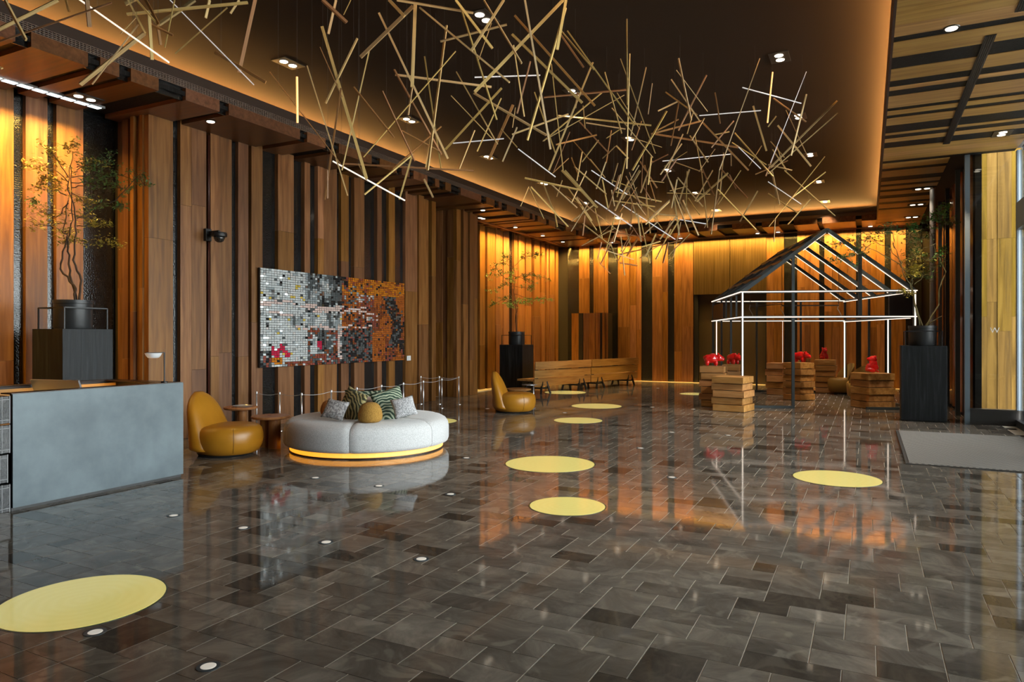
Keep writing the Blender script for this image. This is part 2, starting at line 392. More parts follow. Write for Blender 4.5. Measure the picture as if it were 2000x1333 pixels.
# near recess
for (a, b, p) in ((-60,-25,.10),(-20,0,.08),(0,27,.10),(50,93,.10),(110,147,.10),(147,164,.085)):
    plank_x(XN - 0.10, YX(a, XN), YX(b, XN), p, WL, joints=jz(1))
for (a, b) in ((27,50),(93,110),(164,228),(-25,-20)): mos_strip_x(XN - 0.07, YX(a, XN), YX(b, XN), WL)
yy = YX(-60, XN)
k = 0
while yy > -4.0:
    wd = (0.62, 0.28, 0.45, 0.2, 0.7)[k % 5]
    if k % 2 == 0: plank_x(XN - 0.10, yy - wd, yy, 0.10, WL, joints=jz(1))
    else: mos_strip_x(XN - 0.07, yy - wd, yy, WL)
    yy -= wd; k += 1
# back wall
BACK = [(1131,1151,.09),(1159,1169,.07),(1169,1180,.09),(1180,1187,.06),(1207,1230,.09),(1230,1242,.07),(1242,1252,.05),(1274,1294,.09),(1294,1304,.07),
 (1317,1332,.08),(1332,1354,.09),(1497,1512,.07),(1512,1531,.09),(1557,1572,.09),(1572,1583,.07),(1583,1600,.09),(1610,1625,.09),(1625,1640,.06),(1640,1655,.09),(1655,1672,.07),
 (1682,1700,.09),(1700,1712,.07),(1712,1728,.09),(1740,1752,.07),(1752,1769,.09)]
for (a, b, p) in BACK: plank_y(YB + 0.08, XY(a, YB), XY(b, YB), p, WB, joints=jz(1))
for (a, b) in ((1108,1131),(1151,1159),(1187,1207),(1252,1274),(1304,1317),(1531,1557),(1600,1610),(1672,1682),(1728,1740),(1769,1800)):
    mos_strip_y(YB + 0.06, XY(a, YB), XY(b, YB), WB)
GOLD, nt, b = newmat('brushed_bronze_panel')
v, r = objvec(nt, (30, 30, 0.8)); n1 = nd(nt, 'ShaderNodeTexNoise'); nt.links.new(v, n1.inputs['Vector']); n1.inputs['Scale'].default_value = 1
nt.links.new(ramp(nt, n1.outputs[0], [(0.3, (0.085, 0.052, 0.018)), (0.7, (0.145, 0.092, 0.036))]), b.inputs['Base Color'])
b.inputs['Metallic'].default_value = 0.55; b.inputs['Roughness'].default_value = 0.42
zt = at_y(1400, 575, YB).z
for (a, b2) in ((1355,1425.5),(1426.5,1497)):
    x0, x1 = XY(a, YB), XY(b2, YB)
    MB().box((x0, YB - 0.03, zt), (x1, YB + 0.08, ZS + 0.06)).build('panel', GOLD, WB)
DOORM = plain('olive_brown_door', (0.050, 0.034, 0.016), 0.5)
x0, x1 = XY(1356, YB), XY(1497, YB)
door = S(MB().box((x0 + 0.14, YB + 0.09, 0), (x1 - 0.02, YB + 0.14, zt)).build('door_1', DOORM))
MB().box((x0, YB + 0.0, 0), (x0 + 0.13, YB + 0.15, zt)).box((x1 - 0.03, YB, 0), (x1, YB + 0.15, zt)).build('door_frame', BLACK, door)
MB().box(((x0+x1)/2 - .004, YB + 0.085, 0.02), ((x0+x1)/2 + .004, YB + 0.092, zt)).build('door_joint', BLACK, door)
# pale stone border along the foot of the far walls
BORD = plain('cream_stone_border', (0.62, 0.52, 0.38), 0.35)
S(MB().box((-10.15, 23.62, 0.001), (1.4, 24.0, 0.014)).build('trim_1', BORD))
S(MB().box((-10.15, 16.7, 0.001), (-9.86, 23.62, 0.014)).build('trim_2', BORD))

# ------------------------------------------------------------------ ceilings
CE = S(MB().box((-10.6, -4.3, 5.50), (2.7, 15.2, 5.62)).box((-10.6, 15.2, 5.5), (1.86, 24.3, 5.62)).build('ceiling', CEIL))
# timber soffit on the left: boards and dark gaps across the room direction
SL = S(MB().box((-10.42, -4.2, 5.02), (-8.62, 24.2, 5.06)).build('soffit_left', DARKWALL))
blocks = [(-40,30),(61,172),(196,233),(256,310),(363,429),(447,586),(600,636),(662,726),(742,775),(785,800),(808,835),(850,858),(870,881),(900,940),(950,966),
          (974,980),(990,1008),(1022,1035),(1040,1045),(1050,1067),(1072,1085),(1105,1125),(1130,1146)]
prev = None
for (a, b) in blocks:
    ya, yb = px_a, px_b = at_x(a, 100, -8.47).y, at_x(b, 100, -8.47).y
    if yb > 22.5: yb = 22.5
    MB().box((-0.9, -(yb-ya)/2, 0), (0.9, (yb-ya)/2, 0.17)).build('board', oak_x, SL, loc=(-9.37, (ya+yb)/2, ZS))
    if prev is not None:
        MB().box((-0.89, -(ya-prev)/2, 0), (0.89, (ya-prev)/2, 0.06)).build('mosaic_band', mos_z, SL, loc=(-9.38, (ya+prev)/2, ZS + 0.06))
        MB().box((0, -(ya-prev)/2, 0), (0.02, (ya-prev)/2, 0.17)).build('mosaic_band', mos_x, SL, loc=(-8.56, (ya+prev)/2, ZS))
    prev = yb
ya = at_x(-40, 100, -8.47).y
while ya > -4:
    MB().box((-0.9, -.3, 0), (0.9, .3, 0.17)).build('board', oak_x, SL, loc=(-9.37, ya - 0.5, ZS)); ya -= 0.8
# extra narrow boards fill the far end beside the corner
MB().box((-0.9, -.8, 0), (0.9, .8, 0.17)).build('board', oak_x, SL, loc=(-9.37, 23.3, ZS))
# back soffit
SB = S(MB().box((-10.4, 22.56, 5.02), (1.4, 24.2, 5.06)).build('soffit_back', DARKWALL))
bk = [(1146,1190,'w'),(1190,1204,'m'),(1204,1262,'w'),(1262,1283,'m'),(1283,1345,'w'),(1345,1362,'m'),(1362,1401,'w'),(1401,1430,'m'),(1430,1475,'w'),(1475,1488,'m'),
      (1488,1521,'w'),(1521,1550,'m'),(1550,1596,'w'),(1596,1606,'m'),(1606,1671,'w'),(1671,1683,'m'),(1683,1712,'w')]
for (a, b, k) in bk:
    x0, x1 = XY(a, 22.4), XY(b, 22.4)
    if k == 'w': MB().box((-(x1-x0)/2, -.8, 0), ((x1-x0)/2, .8, .17)).build('board', oak_y, SB, loc=((x0+x1)/2, 23.2, ZS))
    else: MB().box((-(x1-x0)/2, -.75, 0), ((x1-x0)/2, .75, .10)).build('mosaic_band', mos_z, SB, loc=((x0+x1)/2, 23.2, ZS + .06))
# fascias above the boards: grille and bronze band
S(MB().box((-8.60, -4.2, 5.165), (-8.47, 22.53, 5.30)).build('trim_3', BRONZE))
S(MB().box((-8.60, 22.40, 5.165), (0.24, 22.53, 5.30)).build('trim_4', BRONZE))
gr = S(MB().box((-8.58, -4.2, 5.07), (-8.50, 22.5, 5.165)).build('trim_5', BLACK))
g = MB()
y = 1.0
while y < 22.4:
    g.box((-8.50, y, 5.07), (-8.478, y + 0.010, 5.165)); y += 0.045
for z in (5.07, 5.09, 5.112, 5.135, 5.157): g.box((-8.50, -4, z), (-8.474, 22.4, z + 0.008))
g.build('grille_bars', plain('grille_metal', (0.24, 0.19, 0.16), 0.35, 0.6), gr, kind='stuff')
S(MB().box((-8.6, 22.43, 5.07), (0.24, 22.5, 5.165)).build('trim_6', plain('back_fascia_brown', (0.20, 0.12, 0.06), 0.5)))
# right soffit
SR = S(MB().box((0.30, -4.2, 4.96), (2.60, 15.2, 5.0)).box((0.30, 15.2, 4.96), (1.86, 24.2, 5.0)).build('soffit_right', DARKWALL))
ry = [(0,74,'w'),(74,84.5,'m'),(84.5,114,'w'),(114,137,'m'),(137,160,'w'),(160,172,'m'),(172,179,'w'),(179,190,'m'),(190,213,'w'),(213,219,'m'),(219,227,'w'),(227,233,'m'),
      (233,247,'w'),(247,262,'m'),(262,266,'w'),(266,273,'m'),(273,280,'w'),(280,291,'m'),(291,316,'w'),(316,321,'m'),(321,331,'w'),(331,336,'m'),(336,348,'w'),(348,356,'m'),
      (356,362,'w'),(362,366,'m'),(366,372,'w'),(372,376,'m'),(376,383,'w'),(383,389,'m'),(389,396,'w'),(396,400,'m'),(400,408,'w'),(408,411,'m'),(411,437,'w')]
def ye(y): return at_z(1748 - 0.084*y, y, ZS).y
for (a, b, k) in ry:
    ya, yb = ye(a), ye(b); x1 = 2.34 if yb < 15.2 else 1.36
    hw = (x1 - 0.24) / 2; cx = (x1 + 0.24) / 2
    n = 3 if (yb - ya) > 0.8 else 1
    if k == 'w':
        for i in range(n):
            h = (yb - ya) / n
            MB().box((-hw, -h/2 + .0015, 0), (hw, h/2 - .0015, 0.05)).build('board', daylit_x, SR, loc=(cx, ya + h*(i+.5), ZS))
    else: MB().box((-hw, -(yb-ya)/2, 0), (hw, (yb-ya)/2, 0.05)).build('mosaic_band', mos_z, SR, loc=(cx, (ya+yb)/2, ZS + 0.006))
ya = ye(0)
for k in range(18):
    MB().box((-1.05, -.33, 0), (1.05, .33, 0.05)).build('board', daylit_x, SR, loc=(1.29, ya - 0.33 - k * 0.67, ZS))
MB().box((-.58, -.62, 0), (.58, .62, 0.05)).build('board', daylit_x, SR, loc=(0.80, 23.6, ZS))
S(MB().box((0.235, -4.2, 4.895), (0.262, 22.4, 5.29)).build('trim_7', plain('dark_red_lip', (0.03, 0.012, 0.008), 0.5)))
# slot diffusers in the right soffit
def slot(x0, x1, y0, y1, label):
    t = thing('slot_diffuser', label, 'air vent', ((x0+x1)/2, (y0+y1)/2, ZS - 0.004))
    w, l = (x1-x0)/2, (y1-y0)/2
    MB().box((-w, -l, -0.004), (w, l, 0.003)).build('frame', BLACK, t)
    for k in range(4):
        xx = -w + (k + .9) * 2*w / 5
        MB().box((xx, -l + .01, -0.010), (xx + 0.008, l - .01, -0.004)).build('slat', plain('slot_vane', (0.03, 0.03, 0.032), 0.4) if k == 0 else bpy.data.materials['slot_vane'], t)
slot(1.15, 1.255, 9.16, 14.03, 'long black linear slot diffuser crossing the striped timber soffit')
slot(1.33, 1.45, 6.6, 8.62, 'shorter black slot diffuser at the upper right corner of the soffit')
# ------------------------------------------------------------------ downlights
def ring(mb, r0, r1, z0, z1, n=20): mb.lathe([(r0, z0), (r1, z0), (r1, z1), (r0, z1)], n)
dl_frame = MB().box((-0.13, -0.20, -0.012), (0.13, 0.20, 0)).mesh('frame', BLACK)
dl_single = MB().lathe([(0.001, -0.01), (0.075, -0.01), (0.08, 0)], 20).mesh('frame', BLACK)
dl_lens = MB().lathe([(0.001, -0.018), (0.055, -0.018), (0.06, -0.008)], 18).mesh('lens', LAMPM)
def downlight(x, y, z, twin, label, along='y', group=None):
    t = thing('downlight', label, 'light', (x, y, z), 0 if along == 'y' else PI/2, group)
    if twin:
        f_ = link(dl_frame, 'frame', t); link(dl_lens, 'lens', f_, Matrix.Translation((0, -0.085, 0))); link(dl_lens, 'lens', f_, Matrix.Translation((0, 0.085, 0)))
    else: f_ = link(dl_single, 'frame', t); link(dl_lens, 'lens', f_)
    return t
rows = ['nearest', 'second', 'third', 'fourth', 'fifth', 'farthest']
for xi, nm in ((-7.35, 'left'), (-4.17, 'middle'), (-1.09, 'right')):
    for k in range(6):
        downlight(xi, 7.42 + k * 2.945, 5.5, True, 'twin downlight in dark raised ceiling, %s row, %s from camera' % (nm, rows[k]), group='twin downlights in the raised ceiling')
        if k in (0, 1, 2, 3, 4, 5): spot('downlight_or_fill_beam', (xi, 7.42 + k * 2.945, 5.47), (xi, 7.42 + k * 2.945, 0), (46 if k < 3 else 120) if xi < -2 else (60 if k < 2 else 230), WARM, 80, 0.8)
nth = ['first', 'second', 'third', 'fourth', 'fifth', 'sixth']
downlight(0.80, 8.76, ZS, False, 'round downlight in the near black band of right soffit')
downlight(1.95, 13.7, ZS, True, 'twin downlight beside the timber edge near glass vestibule')
for k, y in enumerate((18.06, 20.19, 22.28)):
    downlight(1.10, y, ZS, True, 'twin downlight at far end of right soffit, %s of three' % nth[k], along='x')
    spot('downlight_or_fill_beam', (1.10, y, ZS - .03), (1.0, y, 0), 35, WARM, 80, 0.8)
downlight(-9.60, 5.9, ZS - .004, True, 'twin downlight at end of the cool washer over near recess')
downlight(-8.95, 7.43, ZS - .004, False, 'single downlight in the left timber soffit above the security camera')
downlight(-8.96, 15.93, ZS - .004, False, 'single downlight in left soffit above dark pier before far recess')
downlight(-9.60, 17.0, ZS - .004, True, 'twin downlight in left soffit at start of far recess')
for k, y in enumerate((18.9, 20.9, 22.6)): downlight(-9.5, y, ZS - .004, False, 'small downlight over the lit far recess, %s from left' % nth[k]); spot('downlight_or_fill_beam', (-9.3, y, ZS - .03), (-7.2, y + .1, 0.5), 120, WARM, 60, 0.7)
for k, px_ in enumerate((1195, 1330, 1480, 1520, 1700)):
    downlight(XY(px_, 23.6), 23.55, ZS - .004, False, 'small downlight above the lit back wall, %s from left' % nth[k])
# washer housings
t = thing('wall_washer', 'strip of cool white louvred washer cells over near recess', 'light', (-9.86, 2.6, 4.90))
MB().box((-0.06, -3.7, -0.012), (0.06, 3.72, 0.02)).build('housing', plain('washer_housing', (0.5, 0.5, 0.5), 0.3, 0.8), t)
cellm = MB().box((-0.05, -0.075, -0.018), (0.05, 0.075, -0.012)).mesh('cell', COOL)
for k in range(40): link(cellm, 'cell', t, Matrix.Translation((0, 3.6 - k * 0.185, 0)))
t = thing('wall_washer', 'thin metal washer rail along top of lit far recess', 'light', (-9.90, 20.5, 4.89))
MB().box((-0.03, -3.8, -0.02), (0.03, 3.4, 0.02)).build('housing', plain('copper_rail', (0.45, 0.27, 0.16), 0.3, 0.8), t)
t = thing('wall_washer', 'thin metal washer rail along top of back wall', 'light', (-4.3, 23.86, 4.89))
MB().box((-5.5, -0.03, -0.02), (5.6, 0.03, 0.02)).build('housing', bpy.data.materials['copper_rail'], t)
# individual washer beams give the scalloped light
for k in range(13):
    x = -9.5 + k * 0.86
    spot('washer_beam', (x, 23.58, 4.84), (x, 23.98, 2.6), 95, AMB2, 62, 0.9)
for k in range(8):
    y = 17.2 + k * 0.86
    spot('washer_beam', (-9.72, y, 4.84), (-10.2, y, 2.6), 95, AMB2, 62, 0.9)
for k in range(6):
    y = 2.4 + k * 0.70
    spot('washer_beam', (-9.75, y, 4.80), (-10.28, y, 2.8), 60, AMB2, 65, 0.9)
for k in range(13):  # second, long-throw set added to brighten the lower back wall
    x = -9.5 + k * 0.86
    spot('washer_beam', (x, 23.35, 4.84), (x, 24.0, 0.7), 150, AMB2, 34, 0.9)
for k in range(8):  # likewise added for the lower part of the far recess
    y = 17.2 + k * 0.86
    spot('washer_beam', (-9.50, y, 4.84), (-10.2, y, 0.7), 130, AMB2, 34, 0.9)
spot('downlight_or_fill_beam', (1.95, 13.7, 4.86), (-2.2, 15.2, 0.4), 900, WARM, 30, 0.7)  # this and the next three: added fill that brightens the slab plinths
spot('downlight_or_fill_beam', (1.95, 13.85, 4.86), (0.1, 17.2, 0.5), 480, WARM, 30, 0.7)
spot('downlight_or_fill_beam', (1.10, 18.06, 4.86), (-1.4, 18.9, 0.5), 650, WARM, 46, 0.7)
spot('downlight_or_fill_beam', (1.10, 16.2, 4.86), (0.1, 17.4, 0.3), 120, WARM, 50, 0.7)
spot('downlight_or_fill_beam', (-4.17, 19.2, 5.45), (-7.4, 19.6, 0.6), 900, AMB2, 46, 0.8)  # added fill aimed sideways at the bench backs
# a few downlights graze the middle of the side wall
for y in (8.0, 10.4, 12.9): spot('downlight_or_fill_beam', (-8.9, y, 4.86), (-9.4, y, 1.2), 26, WARM, 75, 0.9)
#__PART2__
# ------------------------------------------------------------------ right side: dark glazed wall, vestibule, facade
DGL = plain('dark_reflective_glazing', (0.030, 0.011, 0.006), 0.05, spec=0.9, coat=0.3)
REFL = wood('reflected_wood_pleats', (0.14, 0.040, 0.012), (0.34, 0.11, 0.03), (0.48, 0.17, 0.05), (12, 12, 0.6), rough=0.18, spec=0.8, vary=0.5)  # red-brown reflections of the timber walls painted into both panel colours
WR = S(MB().box((1.76, 15.24, 0), (1.86, 24.2, 5.5)).build('wall_right', DARKWALL))
yy = 15.3; k = 0
while yy < 23.9:
    wd = (0.55, 0.9, 0.42, 0.75)[k % 4]
    o = MB()
    n = 10
    vs = []; 
    for i in range(n + 1):
        a = i / n; vs.append((-0.03 - 0.05 * math.sin(a * PI), -wd/2 + a * wd))
    o.add([(x, y, 0.05) for x, y in vs] + [(x, y, 4.95) for x, y in vs] + [(0, wd/2, .05), (0, -wd/2, .05), (0, wd/2, 4.95), (0, -wd/2, 4.95)],
          [(i, i+n+1, i+n+2, i+1) for i in range(n)])
    o.build('panel', REFL if k % 2 == 0 else DGL, WR, loc=(1.76, yy + wd/2, 0), smooth=True)
    yy += wd + 0.02; k += 1
for k, y in enumerate((16.6, 18.6, 20.4, 23.0)):
    MB().box((-0.04, -0.03, 0), (0.04, 0.03, 4.95)).build('mullion', (MULLION, STEEL_D)[k % 2], WR, loc=(1.62, y, 0))
t = thing('steel_column', 'slim round pale steel column behind the right-hand tree', 'column', (1.30, 18.2, 0))
MB().tube([(0, 0, 0), (0, 0, ZS)], 0.055, 14).build('shaft', plain('brushed_column', (0.62, 0.65, 0.68), 0.4, 0.3), t, smooth=True, angle=40)
MB().lathe([(0.09, 0.0), (0.09, 0.02)], 16).build('foot_plate', STEEL_D, t)
# clear glass: mostly transparent with a surface reflection
GL, nt, b = newmat('clear_glass')
nt.nodes.remove(b); out = nt.nodes['Material Output']
tr = nd(nt, 'ShaderNodeBsdfTransparent'); tr.inputs[0].default_value = (0.93, 0.96, 0.95, 1); gl = nd(nt, 'ShaderNodeBsdfGlossy'); gl.inputs['Roughness'].default_value = 0.02
fr = nd(nt, 'ShaderNodeFresnel'); fr.inputs[0].default_value = 1.5; ms = nd(nt, 'ShaderNodeMixShader')
nt.links.new(fr.outputs[0], ms.inputs[0]); nt.links.new(tr.outputs[0], ms.inputs[1]); nt.links.new(gl.outputs[0], ms.inputs[2]); nt.links.new(ms.outputs[0], out.inputs[0])
YV = 15.12
W1 = S(MB().box((1.62, YV - 0.005, 0.28), (2.36, YV + 0.005, 4.9)).build('window_1', GL))
f = MB().box((1.58, YV - 0.06, 0.0), (1.66, YV + 0.06, 4.9)).build('window_frame', MULLION, W1)
MB().box((1.66, YV - 0.07, 0.0), (2.44, YV + 0.10, 0.05)).box((1.66, YV - 0.05, 0.05), (2.44, YV + 0.08, 0.25)).box((1.66, YV - 0.075, 0.25), (2.44, YV + 0.11, 0.285)).build('window_sill', plain('dark_curb_metal', (0.05, 0.047, 0.043), 0.35, 0.5), W1)
MB().box((2.36, YV - 0.06, 0.28), (2.46, YV + 0.06, 4.9)).build('window_frame', MULLION, W1)
# W letter on the glass
cu = bpy.data.curves.new('letter', 'FONT'); cu.body = 'W'; cu.size = 0.14; cu.extrude = 0.001; cu.align_x = 'CENTER'; cu.align_y = 'CENTER'
lo = bpy.data.objects.new('letter', cu); COL.objects.link(lo); lo.location = at_y(1943, 646, YV - 0.012); lo.rotation_euler = (PI/2, 0, 0)
cu.materials.append(plain('white_film', (0.85, 0.82, 0.78), 0.5)); lo.parent = W1
# facade towards the camera
S(MB().box((2.36, -4.2, 0), (2.6, 2.5, 5.5)).build('wall_right_near', DARKWALL))
W2 = S(MB().box((2.395, 2.5, 0.12), (2.405, 15.0, 4.9)).build('window_2', GL))
MB().box((2.34, 2.5, 0.0), (2.46, 15.06, 0.12)).build('window_sill', BLACK, W2)
MB().box((2.34, 2.5, 3.48), (2.46, 15.06, 3.95)).build('window_transom', plain('olive_transom', (0.06, 0.045, 0.02), 0.4), W2)
for y in (14.2, 11.2, 8.2, 5.2, 2.55): MB().box((2.33, y - .035, 0.1), (2.47, y + .035, 4.9)).build('window_frame', MULLION, W2)
# planked porch wall and garden seen through the vestibule glass
PW = S(MB().box((1.86, 17.35, 0), (3.0, 17.5, 7.2)).build('wall_porch', DARKWALL))
porch = wood('weathered_larch', (0.075, 0.042, 0.006), (0.14, 0.080, 0.012), (0.20, 0.120, 0.022), (14, 14, 0.8), rough=0.6, vary=0.4, spec=0.08)
xs = [1.87, 1.95, 2.20, 2.38, 2.62, 2.80, 3.0]
for k in range(len(xs) - 1): plank_y(17.35, xs[k], xs[k+1], 0.05 + .02 * (k % 2), PW, porch, top=7.2, joints=[1.7 + .3 * (k % 3), 3.6, 5.4])
S(MB().box((1.86, 15.3, -0.12), (2.35, 17.3, 0.02)).build('porch_floor', plain('porch_slab', (0.25, 0.22, 0.19), 0.5)))
S(MB().box((2.5, -8, -0.14), (40, 60, -0.02)).build('ground', plain('outdoor_paving', (0.50, 0.48, 0.45), 0.7)))
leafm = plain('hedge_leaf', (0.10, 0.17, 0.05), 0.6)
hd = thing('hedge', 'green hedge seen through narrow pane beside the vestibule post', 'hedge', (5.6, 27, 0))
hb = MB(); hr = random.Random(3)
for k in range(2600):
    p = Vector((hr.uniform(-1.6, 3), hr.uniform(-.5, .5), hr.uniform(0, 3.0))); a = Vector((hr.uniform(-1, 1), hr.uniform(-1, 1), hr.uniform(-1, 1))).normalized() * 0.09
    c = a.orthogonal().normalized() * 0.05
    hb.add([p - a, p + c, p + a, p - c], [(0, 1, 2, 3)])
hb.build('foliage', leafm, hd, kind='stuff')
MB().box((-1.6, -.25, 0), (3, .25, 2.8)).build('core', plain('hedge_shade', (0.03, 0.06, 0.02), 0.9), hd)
# ------------------------------------------------------------------ floor inlays
YEL, nt, b = newmat('yellow_floor_disc')
tc = nd(nt, 'ShaderNodeTexCoord'); wv = nd(nt, 'ShaderNodeTexWave', wave_type='RINGS', rings_direction='Z'); wv.inputs['Scale'].default_value = 5; wv.inputs['Distortion'].default_value = 4.0
nt.links.new(tc.outputs['Object'], wv.inputs['Vector'])
nt.links.new(mix(nt, wv.outputs['Fac'], (0.74, 0.64, 0.17), (0.76, 0.665, 0.19)), b.inputs['Base Color'])
b.inputs['Roughness'].default_value = 0.10; b.inputs['Emission Color'].default_value = (1.0, 0.86, 0.30, 1); b.inputs['Emission Strength'].default_value = 0.34
DISCS = [(162,1174,0.455,'large yellow floor disc nearest the camera, cut by the left edge'),
 (1108,989,0.356,'small yellow floor disc in the middle of the floor'),
 (1074,906.5,0.557,'yellow floor disc right of the round sofa'),
 (1634,935,0.458,'yellow floor disc in front of the entrance mat'),
 (1129,821.8,0.455,'yellow floor disc right of the far leather chair'),
 (1165,793.7,0.562,'yellow floor disc between far leather chair and wood plinths'),
 (1104,767,0.58,'yellow floor disc just in front of the timber bench'),
 (1357,770,0.40,'yellow floor disc half hidden behind the near left plinths'),
 (843,823,0.47,'yellow floor disc peeking out behind the round sofa')]
for (x, y, r, lab) in DISCS:
    p = at_z(x, y); t = thing('floor_disc', lab, 'floor light', (p.x, p.y, 0), 0, 'round yellow discs set in the floor')
    MB().lathe([(r, 0.0002), (r, 0.003)], 64).build('lens', YEL, t)
    MB().lathe([(r, -.001), (r + 0.012, -.001), (r + 0.012, 0.0016), (r, 0.0016)], 64).build('rim', plain('disc_rim', (0.05, 0.06, 0.03), 0.3) if 'disc_rim' not in bpy.data.materials else bpy.data.materials['disc_rim'], t)
UP = [(407,1303,'nearest the camera'),(186,1236,'just below the large yellow disc'),(475,1032,'right of the reception desk reflection'),(637,1060,'left of centre in the dark near floor'),
 (823,1093,'in the near floor below the sofa reflection'),(880,966,'beyond the sofa reflection'),(339,1008,'in the reflection of the desk'),(616,934,'left one in the sofa reflection'),(740,950,'right one in the sofa reflection'),
 (1312,933,'level with the middle yellow discs'),(1251,876,'in the floor left of the plinth reflection'),(1312,845,'just in front of the near plinth'),(1422,851,'below the near plinth'),(911,895,'right beside the sofa'),
 (1103,807,'between two far yellow discs'),(1274,796,'in the far floor left of the plinths'),(1354,800,'at the foot of the near plinth'),(1285,759,'near the back wall'),(952,799,'behind the far leather chair')]
um1 = MB().lathe([(0.037, -0.001), (0.056, -0.001), (0.056, 0.0028), (0.037, 0.0028)], 24).mesh('trim_ring', STEEL_D)
um2 = MB().lathe([(0.037, -0.0005), (0.037, 0.0035), (0.03, 0.005)], 24).mesh('lens', UPM)
for (x, y, lab) in UP:
    p = at_z(x, y); t = thing('floor_uplight', 'small round recessed floor uplight ' + lab, 'floor light', (p.x, p.y, 0), 0, 'small recessed uplights in the stone floor')
    link(um2, 'lens', link(um1, 'trim_ring', t))
# entrance mat
MAT, nt, b = newmat('woven_entrance_mat')
tc = nd(nt, 'ShaderNodeTexCoord'); ck = nd(nt, 'ShaderNodeTexChecker'); ck.inputs['Scale'].default_value = 30; nt.links.new(tc.outputs['Object'], ck.inputs[0])
nt.links.new(mix(nt, ck.outputs['Fac'], (0.09, 0.08, 0.07), (0.30, 0.27, 0.24)), b.inputs['Base Color']); b.inputs['Roughness'].default_value = 0.85
bp = nd(nt, 'ShaderNodeBump'); bp.inputs['Distance'].default_value = 0.004; nt.links.new(ck.outputs['Fac'], bp.inputs['Height']); nt.links.new(bp.outputs[0], b.inputs['Normal'])
t = thing('entrance_mat', 'large grey woven mat inside the glass entrance', 'mat', (1.37, 11.78, 0))
MB().box((-0.90, -1.70, 0.0005), (0.92, 1.68, 0.014)).build('pile', MAT, t)
MB().box((-0.94, -1.74, 0.0005), (-0.90, 1.72, 0.011)).box((-0.90, -1.74, 0.0005), (0.95, -1.70, 0.011)).box((-0.90, 1.68, 0.0005), (0.95, 1.72, 0.011)).build('rubber_edge', plain('mat_rubber', (0.05, 0.045, 0.04), 0.6), t)
# ------------------------------------------------------------------ reception desk
ZINC, nt, b = newmat('patinated_zinc')
tc = nd(nt, 'ShaderNodeTexCoord'); n1 = nd(nt, 'ShaderNodeTexNoise'); n1.inputs['Scale'].default_value = 1.7; n1.inputs['Detail'].default_value = 8; n1.inputs['Roughness'].default_value = 0.6
nt.links.new(tc.outputs['Object'], n1.inputs['Vector'])
nt.links.new(ramp(nt, n1.outputs[0], [(0.3, (0.055, 0.074, 0.086)), (0.7, (0.125, 0.158, 0.174))]), b.inputs['Base Color'])
b.inputs['Metallic'].default_value = 0.35; nt.links.new(math_(nt, 'ADD', math_(nt, 'MULTIPLY', n1.outputs[0], 0.25), 0.22), b.inputs['Roughness'])
bp = nd(nt, 'ShaderNodeBump'); bp.inputs['Strength'].default_value = 0.1; bp.inputs['Distance'].default_value = 0.01; nt.links.new(n1.outputs[0], bp.inputs['Height']); nt.links.new(bp.outputs[0], b.inputs['Normal'])
XD = -6.99; y0, y1 = YX(25, XD), YX(358, XD); HD = 1.077
t = thing('reception_desk', 'low reception desk with blue-grey metal front and dark inner counter', 'desk', (XD, (y0+y1)/2, 0))
h = (y1 - y0) / 2
MB().box((-0.02, -h, 0.03), (0, h, HD)).build('front_panel', ZINC, t)
MB().box((-0.06, -h - .0, 0.0), (-0.025, h - .01, 0.03)).build('plinth', BLACK, t)
MB().box((-0.05, -h, 0.03), (-0.022, h, HD - .003)).box((-1.15, h - 0.05, 0.0), (-0.05, h, HD)).box((-1.15, -h, 0), (-1.10, h - .05, HD)).build('carcass', BRONZE, t)
MB().box((-0.20, -h, HD - .005), (-0.022, h - 0.002, HD + 0.006)).box((-1.16, h - 0.20, HD - .005), (-0.20, h, HD + 0.006)).box((-1.30, -h, HD - .005), (-1.10, h, HD + 0.006)).build('counter_rim', plain('dark_counter', (0.04, 0.022, 0.014), 0.25), t)
MB().box((-1.08, -h, 0.72), (-0.22, h - 0.06, 0.75)).build('work_surface', pale_x, t)
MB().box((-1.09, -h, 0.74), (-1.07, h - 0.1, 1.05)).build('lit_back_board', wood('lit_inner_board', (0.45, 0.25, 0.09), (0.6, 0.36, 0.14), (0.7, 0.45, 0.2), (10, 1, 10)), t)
area('desk_light', (XD - 0.6, (y0+y1)/2 + .3, 1.0), (0.05, 1.2), (0, math.radians(0), 0), 9, AMB2)
area('desk_light', (XD - 0.95, (y0+y1)/2 + .3, 0.80), (1.2, .03), (PI, 0, PI/2), 3, AMB2)
sc_ = thing('desk_screen', 'grey desk screen lying low behind the reception counter', 'screen', (XD - 0.75, y0 + 0.95, 0.75), 0.2)
MB().box((-0.35, -0.02, 0.08), (0.30, 0.0, 0.42), M=Matrix.Rotation(0.35, 4, 'X')).build('panel', plain('screen_back', (0.30, 0.31, 0.33), 0.3, 0.4), sc_)
MB().box((-0.1, -0.05, 0.0), (0.1, 0.10, 0.015)).box((-0.02, 0.0, 0.015), (0.02, 0.03, 0.15)).build('stand', BLACK, sc_)
